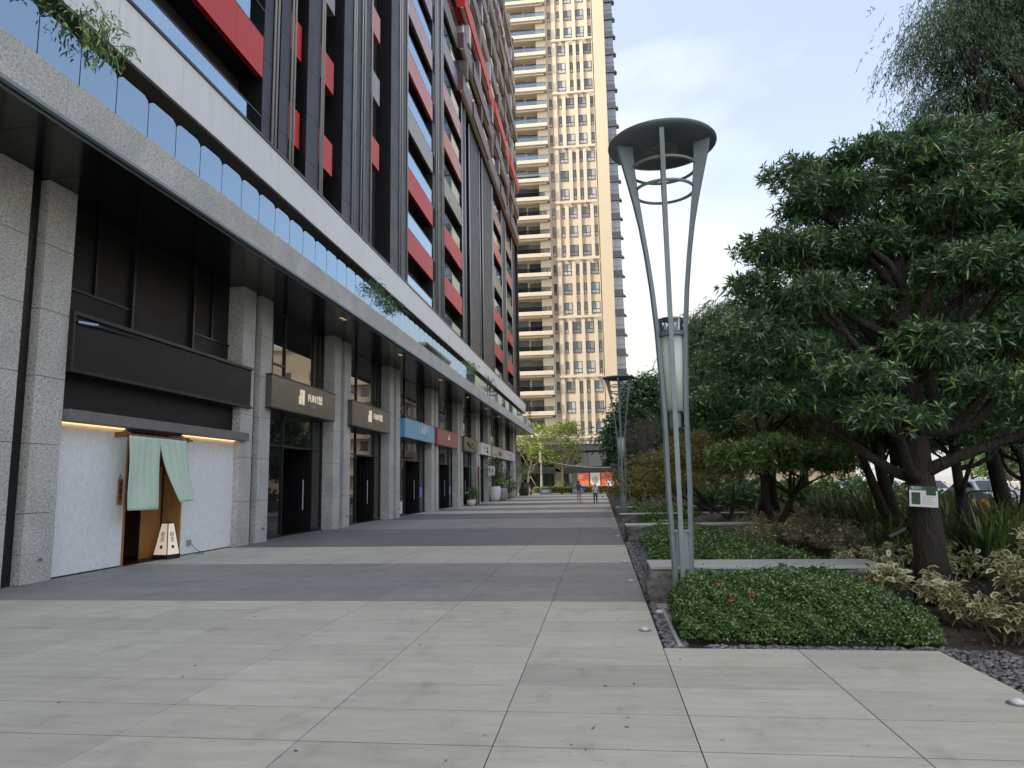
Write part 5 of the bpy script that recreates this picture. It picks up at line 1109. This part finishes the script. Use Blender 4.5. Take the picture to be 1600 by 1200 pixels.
# leaf litter on the soil
rl = np.random.default_rng(77); nl = 9000
PL_ = np.stack([rl.uniform(3.0, 12, nl), rl.uniform(7.0, 24, nl), rl.uniform(-.034, -.015, nl)], 1); PL_ = PL_[(PL_[:, 0] > 3.7) | (PL_[:, 1] > 7.7)]
leaf_mat('leaf_litter', (.05, .032, .02), (.13, .085, .05), (.22, .16, .09), frac3=.2)
tag(link('leaf_litter', fast_mesh('leaf_litter', blades(PL_, unit(rl.normal(size=PL_.shape) * np.array([1, 1, .12])), .07, .03, rl, .02), 4, 'leaf_litter')), 'dry brown leaves scattered over the soil under the trees', 'leaf litter', kind='stuff')
ns_ = 70
PP_ = np.stack([np.where(rl.uniform(0, 1, ns_) < .6, rl.uniform(-.6, .5, ns_), rl.uniform(-9, 3, ns_)), rl.uniform(4.3, 16, ns_), np.full(ns_, .003)], 1); PP_ = PP_[(PP_[:, 0] < .5) | (PP_[:, 1] < 7.3)]
tag(link('fallen_leaves', fast_mesh('fallen_leaves', blades(PP_, unit(rl.normal(size=PP_.shape) * np.array([1, 1, .0]) + np.array([0, 0, .06])), .035, .014, rl, -.02), 4, 'leaf_litter')), 'a few tiny dry leaves lying on the paving', 'leaf litter', kind='stuff')
# boulder
rg = random.Random(9); bm = bmesh.new(); bmesh.ops.create_icosphere(bm, subdivisions=4, radius=1)
for v in bm.verts:
    n = mnoise.noise(v.co * 1.6) * .28 + mnoise.noise(v.co * 4.5) * .10; v.co = Vector((v.co.x * .95, v.co.y * .75, v.co.z * .78)) * (1 + n)
me = bpy.data.meshes.new('boulder'); bm.to_mesh(me); bm.free(); me.materials.append(M['boulder']); me.polygons.foreach_set('use_smooth', [True] * len(me.polygons))
tag(link('boulder', me, None, (3.1, 21.6, .18), scale=(.62, .62, .62)), 'dark rounded boulder under the orange tinted maple', 'boulder')
t = thing('flood_light', 'small dome shaped floodlight sitting in the front hedge', 'floodlight', (2.3, 9.55, .40))
MB().lathe([(.115, .0), (.12, .03), (.10, .09), (.05, .13), (.005, .14)], 20).build('dome', 'disc_dark', t, True); MB().lathe([(.02, -.4), (.02, .01)], 8).build('stake', 'disc_dark', t)
t = thing('flood_light', 'small floodlight on a stake among the strap leaves behind the labelled trunk', 'floodlight', (5.1, 13.3, 0))
MB().tube([(-.14, 0, .60), (.12, -.04, .74)], .035, 10).build('head', 'disc_dark', t); MB().tube([(0, 0, -.04), (0, 0, .64)], .012, 6).build('stake', 'disc_dark', t)
# terrace plants above the arcade
def terrace(loc, r, h, leaf, kind, seed, label):
    rs = np.random.default_rng(seed)
    return tree('terrace_plant', label, loc, (loc[0] + .05, loc[1], loc[2] + h * .6), .03, [(loc[0] + rs.uniform(-.2, .35), loc[1] + rs.uniform(-1, 1) * r, loc[2] + h * rs.uniform(.45, 1), .4, r * .5, h * .22) for _ in range(6)], leaf, 46, 5, seed, kind, .12, .11, .035, 6, cat='plant', group='plants on the terrace')
terrace((-8.95, 8.7, 8.25), .5, .95, 'leaf_ficus', 'broad', 301, 'dark terrace shrub in the top corner behind the glass rail')
terrace((-8.65, 10.3, 8.25), .55, 1.35, 'leaf_podo_bright', 'droop', 302, 'feathery terrace plant spilling over the blue glass rail')
for i, (y, lf) in enumerate(((25.2, 'leaf_ficus'), (26.4, 'leaf_pot'), (27.6, 'leaf_ficus'))): terrace((-8.6, y, 8.3), .8, .95, lf, 'broad', 303 + i, ['ivy like terrace plant hanging over the glass rail, nearer half', 'ivy like terrace plant hanging over the glass rail, middle part', 'ivy like terrace plant hanging over the glass rail, farther end'][i])
terrace((-8.7, 46, 8.3), 1.0, 1.6, 'leaf_podo_bright', 'droop', 310, 'small terrace palm arching over the glass rail'); terrace((-8.6, 54, 8.3), 1.4, 1.2, 'leaf_ficus', 'broad', 311, 'bluish terrace shrub past the arching palm'); terrace((-8.3, 84, 8.3), 2.6, 3.0, 'leaf_ficus', 'broad', 312, 'flat topped dark terrace tree at the end of the arcade')

# ------------------------------------------------------------------ label on the trunk, barrier, hydrant, pots
t = thing('plant_label', 'white and green plant information card tied to the thick trunk', 'sign', (4.19, 9.995, 1.24), rz=R(-4)); t.rotation_euler = (0, R(4), R(-6))
MB().box(-.17, .17, -.006, 0, 0, .27).build('card', 'poster_white', t); MB().box(-.17, .17, -.009, -.0065, .215, .27).build('green_header', 'sign_green', t)
MB().box(-.145, -.04, -.009, -.0065, .03, .185).build('plant_photo', 'green_photo', t); MB().box(.03, .145, -.011, -.0092, .155, .26).build('plant_photo', 'green_photo', t)
text('lettering', '羅漢松', (-.085, -.0095, .243), .042, 'poster_white', t, rot=(PI / 2, 0, 0), extrude=.0005); [bx('print_line', 'print_grey', t, -.02, .13 - .02 * (k % 3), -.008, -.0065, .125 - .022 * k, .132 - .022 * k) for k in range(5)]
t = thing('crowd_barrier', 'black tubular barrier with a yellow board behind the strap leaves', 'barrier', (12.6, 26.6, -.04), rz=R(-4))
q = MB(); pr = [(0, 0, 0), (0, 0, .95), (.04, 0, 1.06), (.14, 0, 1.12), (1.41, 0, 1.12), (1.51, 0, 1.06), (1.55, 0, .95), (1.55, 0, 0)]; q.tube(pr, .035, 8); q.build('tube_frame', 'frame_black', t, True)
MB().box(.04, 1.51, -.012, .012, .35, .86).build('board', 'yellow_board', t)
for k in range(3): MB().prism([(.15 + k * .5, .36), (.30 + k * .5, .36), (.42 + k * .5, .84), (.27 + k * .5, .84)], 'y', -.017, -.0125).build('stripe', 'wood_dark', t)
bx('crossbar', 'frame_black', t, .03, 1.52, -.02, .02, .86, .89)
t = thing('fire_hydrant', 'red fire hydrant beyond the yellow barrier', 'hydrant', (15.3, 29.3, -.04))
MB().lathe([(.15, 0), (.15, .05), (.10, .07), (.10, .55), (.13, .57), (.13, .62), (.10, .70), (.04, .76), (.04, .82), (.02, .83)], 18).build('barrel', 'hydrant_red', t, True)
MB().tube([(-.2, 0, .48), (.2, 0, .48)], .055, 10).tube([(0, -.17, .48), (0, 0, .48)], .06, 10).build('outlets', 'hydrant_red', t)
def pot(loc, r, h, m, label, pl, ph, pr_, seed, leaf='leaf_pot', shape='tub'):
    t = thing('potted_plant', label, 'potted plant', loc, group='potted plants along the arcade')
    prof = [(r * .72, 0), (r * .9, h * .3), (r, h * .75), (r * .95, h), (r * .85, h), (r * .8, h * .9), (.01, h * .9)] if shape == 'tub' else [(r * .8, 0), (r, h), (r * .88, h), (r * .85, h * .92), (.01, h * .92)]
    MB().lathe(prof, 24).build('pot', m, t, True)
    rg = np.random.default_rng(seed); q = MB()
    for i in range(7):
        a = i * .9; q.tube([(0, 0, h * .9), (.05 * math.cos(a), .05 * math.sin(a), h + ph * .4), (pr_ * .5 * math.cos(a), pr_ * .5 * math.sin(a), h + ph * .8)], [.02, .014, .005], 5)
    q.build('stems', 'bark_grey', t)
    P = np.array([0, 0, h + ph * .55]) + in_ell(pl, rg, .2) * np.array([pr_, pr_, ph * .5]); D = unit(rg.normal(size=P.shape) + np.array([0, 0, .5])); link('foliage', fast_mesh('foliage', blades(P, D, .3, .11, rg, .3), 4, leaf), t)
    return t
pot((-9.75, 64.6, 0), .55, 1.35, 'pot_white', 'tall white pot with a large bushy plant by the cream sign', 260, 3.0, .95, 401); pot((-9.6, 67.2, 0), .7, 1.15, 'pot_grey', 'round grey pot with bright grassy leaves', 240, 1.0, .9, 402, 'leaf_podo_bright')
pot((-9.7, 69.4, 0), .5, .9, 'pot_white', 'shorter white pot behind the round grey pot', 160, 2.2, .8, 403); pot((-9.8, 52.9, 0), .36, .45, 'pot_white', 'small white pot beside a reddish brown one', 130, .8, .5, 404); pot((-9.8, 53.9, 0), .36, .55, 'pot_brown', 'small reddish brown pot with bright leaves', 130, .8, .5, 405, 'leaf_podo_bright')
pot((-9.8, 73.5, 0), .5, .6, 'pot_brown', 'brown pot with a leafy plant under the lilac sign', 160, 2.6, .9, 406); pot((-9.8, 77, 0), .5, .6, 'pot_grey', 'grey pot with a leafy plant under the lilac sign', 160, 1.2, .8, 407); pot((-9.9, 90.5, 0), .75, 1.7, 'pot_black', 'tall black planter with a rounded tree at the building corner', 300, 2.6, 1.6, 408, 'leaf_broad', 'taper')
t = thing('standing_sign', 'narrow brown upright sign with orange characters by the arcade pier', 'sign', (-9.95, 57.2, 0)); MB().cbox(-.06, .06, -.28, .28, 0, 3.0, .01).build('panel', 'sign_bronze', t); text('lettering', '燒\n肉', (.065, 0, 2.3), .5, 'poster_orange', t); text('lettering', '丼', (.065, 0, 1.0), .4, 'poster_orange', t)
t = thing('blade_sign', 'small white blade sign projecting beside the dark entrance', 'sign', (-10.2, 63.6, 2.35)); MB().cbox(0, .62, -.05, .05, 0, .85, .01).build('panel', 'sign_white', t); text('lettering', 'TZ', (.31, -.055, .42), .42, 'ink', t, rot=(PI / 2, 0, 0)); MB().tube([(-.2, 0, .6), (0, 0, .6)], .03, 8).build('bracket', 'frame_black', t)
for x, lab in ((-7.6, 'low blue grey planter box left of the walkers at the plaza end'), (-3.2, 'low blue grey planter box behind the walkers at the plaza end')):
    t = thing('planter_box', lab, 'planter', (x, 96.6, 0)); MB().cbox(-.75, .75, -.3, .3, 0, .72, .02).build('box', 'planter_blue', t); bx('name_plate', 'poster_white', t, -.4, .4, -.315, -.302, .40, .52)
t = thing('light_pole', 'slim pale pole with a string of lights at the plaza end', 'pole', (-8.3, 99.0, -.03)); MB().lathe([(.22, 0), (.2, 1.2), (.13, 3.2), (.10, 7.2)], 14).build('shaft', 'pot_grey', t, True); MB().box(-.32, .05, -.2, .2, 4.4, 6.2).build('speaker_box', 'cream_light', t)
MB().tube([(.1 + 13 * u, 0, 4.75 - 1.0 * u + -.6 * math.sin(PI * u)) for u in np.linspace(0, 1, 12)], .04, 6).build('light_string', 'cable', t)

# ------------------------------------------------------------------ people
def person(loc, H, rz, label, cols, stride=.12, cap=False, shorts=False):
    t = thing('person', label, 'person', loc, rz)
    s = H / 1.72
    J = {'pel': (0, 0, .93), 'wst': (0, 0, 1.08), 'chs': (0, .0, 1.30), 'nck': (0, .01, 1.46), 'hd1': (0, -.01, 1.56), 'hd2': (0, 0.0, 1.64),
         'ls': (.17, 0, 1.40), 'le': (.235, .02 + stride * .3, 1.13), 'lw': (.245, -.08 + stride * .4, .90), 'lh': (.24, -.11 + stride * .4, .81),
         'rs': (-.17, 0, 1.40), 're': (-.235, .02 - stride * .3, 1.13), 'rw': (-.245, -.08 - stride * .4, .90), 'rh': (-.24, -.11 - stride * .4, .81),
         'lhp': (.09, 0, .88), 'lk': (.10, -stride * .7, .50), 'la': (.105, -stride * .9, .09), 'lt': (.12, -stride * .9 - .15, .035), 'rhp': (-.09, 0, .88), 'rk': (-.10, stride * .5 - .03, .50), 'ra': (-.105, stride * 1.1, .10), 'rt': (-.12, stride * 1.1 - .15, .035)}
    rad = {'pel': (.155, .115), 'wst': (.145, .105), 'chs': (.165, .115), 'nck': (.055, .055), 'hd1': (.075, .09), 'hd2': (.085, .10), 'ls': (.075, .075), 'le': (.045, .045), 'lw': (.033, .03), 'lh': (.036, .022), 'lhp': (.10, .10), 'lk': (.06, .062), 'la': (.042, .045), 'lt': (.042, .03)}
    for k in list(rad):
        if k[0] == 'l': rad['r' + k[1:]] = rad[k]
    E_ = [('pel', 'wst'), ('wst', 'chs'), ('chs', 'nck'), ('nck', 'hd1'), ('hd1', 'hd2'), ('chs', 'ls'), ('ls', 'le'), ('le', 'lw'), ('lw', 'lh'), ('chs', 'rs'), ('rs', 're'), ('re', 'rw'), ('rw', 'rh'), ('pel', 'lhp'), ('lhp', 'lk'), ('lk', 'la'), ('la', 'lt'), ('pel', 'rhp'), ('rhp', 'rk'), ('rk', 'ra'), ('ra', 'rt')]
    ks = list(J); me = bpy.data.meshes.new('sk'); me.from_pydata([J[k] for k in ks], [(ks.index(a), ks.index(b)) for a, b in E_], []); o = bpy.data.objects.new('sk', me); C.objects.link(o)
    sk = o.modifiers.new('s', 'SKIN'); o.modifiers.new('u', 'SUBSURF').levels = 2; o.modifiers['u'].render_levels = 2
    for i, k in enumerate(ks): me.skin_vertices[0].data[i].radius = rad[k]; me.skin_vertices[0].data[i].use_root = (k == 'pel')
    bpy.context.view_layer.update(); dg = bpy.context.evaluated_depsgraph_get(); bme = bpy.data.meshes.new_from_object(o.evaluated_get(dg)); bpy.data.objects.remove(o)
    bme.materials.clear()
    for m_ in ('skin', cols[0], cols[1], cols[2]): bme.materials.append(M[m_])
    for p in bme.polygons:
        c = p.center; arm = abs(c.x) > .20
        p.use_smooth = True
        if c.z > 1.47: k = 0
        elif c.z > .95 and not (arm and c.z < 1.17): k = 1
        elif arm and abs(c.x) > .19 and c.z > .74: k = 0
        elif c.z > (.50 if shorts else .12): k = 2
        elif c.z > .12: k = 0
        else: k = 3
        p.material_index = k
    b = link('body', bme, t, scale=(s, s, s))
    q = MB()
    if cap: q.lathe([(.108, 1.655), (.112, 1.70), (.09, 1.755), (.04, 1.78), (.005, 1.785)], 16); q.prism([(-.08, -.08), (.08, -.08), (.06, -.19), (-.06, -.19)], 'z', 1.655, 1.67)
    else: q.lathe([(.098, 1.62), (.108, 1.67), (.10, 1.73), (.06, 1.765), (.005, 1.775)], 16)
    link('cap' if cap else 'hair', q.mesh('cap', 'shirt_white' if cap else 'hair', True), t, scale=(s, s, s))
    q = MB(); 
    q.tube([(0, -.095, 1.585), (0, -.118, 1.565)], [.008, .014], 6, mi=0); q.box(-.045, -.02, -.098, -.088, 1.603, 1.612, 1).box(.02, .045, -.098, -.088, 1.603, 1.612, 1).box(-.022, .022, -.094, -.084, 1.535, 1.542, 1)
    q.tube([(.088, 0, 1.56), (.092, .0, 1.61)], .014, 6, mi=0).tube([(-.088, 0, 1.56), (-.092, 0, 1.61)], .014, 6, mi=0)
    link('face', q.mesh('face', ['skin', 'hair']), t, scale=(s, s, s))
    q = MB()
    for sg, key in ((1, 'lh'), (-1, 'rh')):
        hx, hy, hz = J[key]
        for f_ in range(4): q.tube([(hx, hy - .03 + f_ * .02, hz - .01), (hx - sg * .004, hy - .035 + f_ * .021, hz - .05), (hx - sg * .02, hy - .035 + f_ * .02, hz - .085 - .006 * (f_ in (1, 2)))], [.009, .008, .006], 5)
        q.tube([(hx, hy - .03, hz + .03), (hx - sg * .012, hy - .055, hz), (hx - sg * .02, hy - .058, hz - .03)], [.010, .009, .007], 5)
    link('fingers', q.mesh('fingers', 'skin', True), t, scale=(s, s, s))
    return t
person((-1.86, 58.2, 0), 1.68, R(4), 'walker in dark blue shirt and khaki shorts', ('shirt_navy', 'khaki', 'shoe_dark'), shorts=True)
person((-.47, 51.2, 0), 1.52, R(-4), 'walker in white shirt, blue jeans and a pale cap', ('shirt_white', 'jeans', 'shoe_white'), cap=True, stride=.09)
person((14.4, 70.4, -.04), 1.6, R(70), 'distant pedestrian in a red top seen between the trunks', ('shirt_red', 'shoe_dark', 'shoe_dark'))

# ------------------------------------------------------------------ vehicles
def car(loc, rz, paint, label):
    t = thing('parked_car', label, 'car', loc, rz, group='cars parked along the kerb')
    bm = bmesh.new(); prof = [(-2.15, .38), (-2.2, .62), (-2.12, .86), (-1.55, .96), (-.85, 1.02), (-.25, 1.42), (.55, 1.47), (1.35, 1.38), (1.95, 1.02), (2.15, .95), (2.2, .55), (2.12, .36)]
    rows = []
    for w, sc_ in ((-.86, .93), (-.80, 1.0), (-.4, 1.012), (.4, 1.012), (.80, 1.0), (.86, .93)):
        rows.append([bm.verts.new((w * (1 if z < 1.0 else 1 - .42 * (z - 1.0)), y, .36 + (z - .36) * sc_)) for y, z in prof])
    for a, b in zip(rows, rows[1:]):
        for i in range(len(prof)): bm.faces.new((a[i], a[(i + 1) % len(prof)], b[(i + 1) % len(prof)], b[i]))
    bm.faces.new(rows[0][::-1]); bm.faces.new(rows[-1]); bmesh.ops.recalc_face_normals(bm, faces=bm.faces[:])
    me = bpy.data.meshes.new('body'); bm.to_mesh(me); bm.free(); me.materials.append(M[paint]); body = link('body', me, t); bv = body.modifiers.new('b', 'BEVEL'); bv.width = .05; bv.segments = 2
    for sg in (-1, 1):
        MB().prism([(-.72, 1.03), (-.25, 1.36), (.25, 1.39), (.25, 1.03)], 'x', sg * .735, sg * .80).build('side_window', 'car_glass', t); MB().prism([(.31, 1.03), (.31, 1.39), (1.2, 1.33), (1.62, 1.05)], 'x', sg * .735, sg * .80).build('side_window', 'car_glass', t)
    MB().quad((-.66, -.86, 1.045), (.66, -.86, 1.045), (.56, -.29, 1.425), (-.56, -.29, 1.425)).build('windscreen', 'car_glass', t); MB().quad((-.62, 1.93, 1.06), (.62, 1.93, 1.06), (.55, 1.42, 1.385), (-.55, 1.42, 1.385)).build('rear_window', 'car_glass', t)
    for sg in (-1, 1):
        for y in (-1.35, 1.32):
            w = link('wheel', None, t, (sg * .78, y, .32)); MB().tube([(-.11, 0, 0), (.11, 0, 0)], .32, 20).build('tyre', 'tyre', w, True); MB().tube([(-.115, 0, 0), (.115, 0, 0)], .2, 16).build('rim', 'rim', w)
        bx('headlight', 'poster_white', t, sg * .72 - .14, sg * .72 + .10, -2.21, -2.1, .66, .80); bx('tail_light', 'tail_red', t, sg * .72 - .12, sg * .72 + .10, 2.12, 2.21, .74, .92)
    bx('bumper', 'tyre', t, -.8, .8, -2.235, -2.1, .40, .52); bx('number_plate', 'poster_white', t, -.2, .2, -2.245, -2.236, .44, .52)
    return t
car((17.7, 41.5, -.06), R(2), 'car_white', 'white parked car glimpsed between the trunks'); car((17.7, 47.4, -.06), R(-1), 'car_blue', 'pale blue grey parked car behind the white one'); car((17.7, 35.6, -.06), 0, 'car_blue', 'pale blue grey parked car nearest the yellow barrier')
car((17.7, 54, -.06), 0, 'car_white', 'white parked car farthest along the kerb')
def scooter():
    t = thing('motor_scooter', 'x', 'scooter', (0, 0, 0), group='scooters parked across the road')
    for x in (-.62, .62):
        w = link('wheel', None, t, (x, 0, .25)); MB().tube([(0, -.05, 0), (0, .05, 0)], .25, 16).build('tyre', 'tyre', w, True); MB().tube([(0, -.055, 0), (0, .055, 0)], .13, 12).build('rim', 'rim', w)
    MB().prism([(-.85, .55), (-.25, .42), (-.1, .32), (.25, .32), (.38, .75), (.48, .75), (.42, .28), (-.3, .24), (-.75, .38)], 'y', -.16, .16).build('body', 'frame_black', t)
    MB().cbox(-.85, -.10, -.14, .14, .62, .76, .04).build('seat', 'tyre', t); MB().prism([(.40, .35), (.52, .35), (.62, .95), (.50, 1.0)], 'y', -.2, .2).build('front_shield', 'pot_white', t)
    MB().tube([(.62, 0, .25), (.48, 0, 1.02)], .03, 8).tube([(.44, -.34, 1.05), (.48, 0, 1.02), (.44, .34, 1.05)], .018, 6).build('handlebar', 'tyre', t); MB().tube([(.50, 0, .92), (.60, 0, .90)], .08, 12).build('headlight', 'poster_white', t)
    for sg in (-1, 1): MB().tube([(.45, sg * .26, 1.05), (.42, sg * .34, 1.22)], .008, 5).cbox(.40, .43, sg * .36 - .06, sg * .36 + .06, 1.2, 1.28, .008).build('mirror', 'tyre', t)
    return t
sct = scooter()
for i in range(12):
    o = sct if i == 0 else copy_tree(sct); o.location = (33.8 + rnd.uniform(-.12, .12), 55.0 + i * .78, .075); o.rotation_euler = (0, 0, PI + rnd.uniform(-.08, .08))
    o['label'] = 'parked motor scooter across the road, %s in the row from the camera' % ORD[i]
hedge('hedge', 'clipped yellow green hedge on the far pavement behind the scooters', lambda x, y: .8 + 0 * x, 36.0, 37.4, 48, 75, .8, 16000, .16, .1, 16, leaf='leaf_yellow', stems=False)
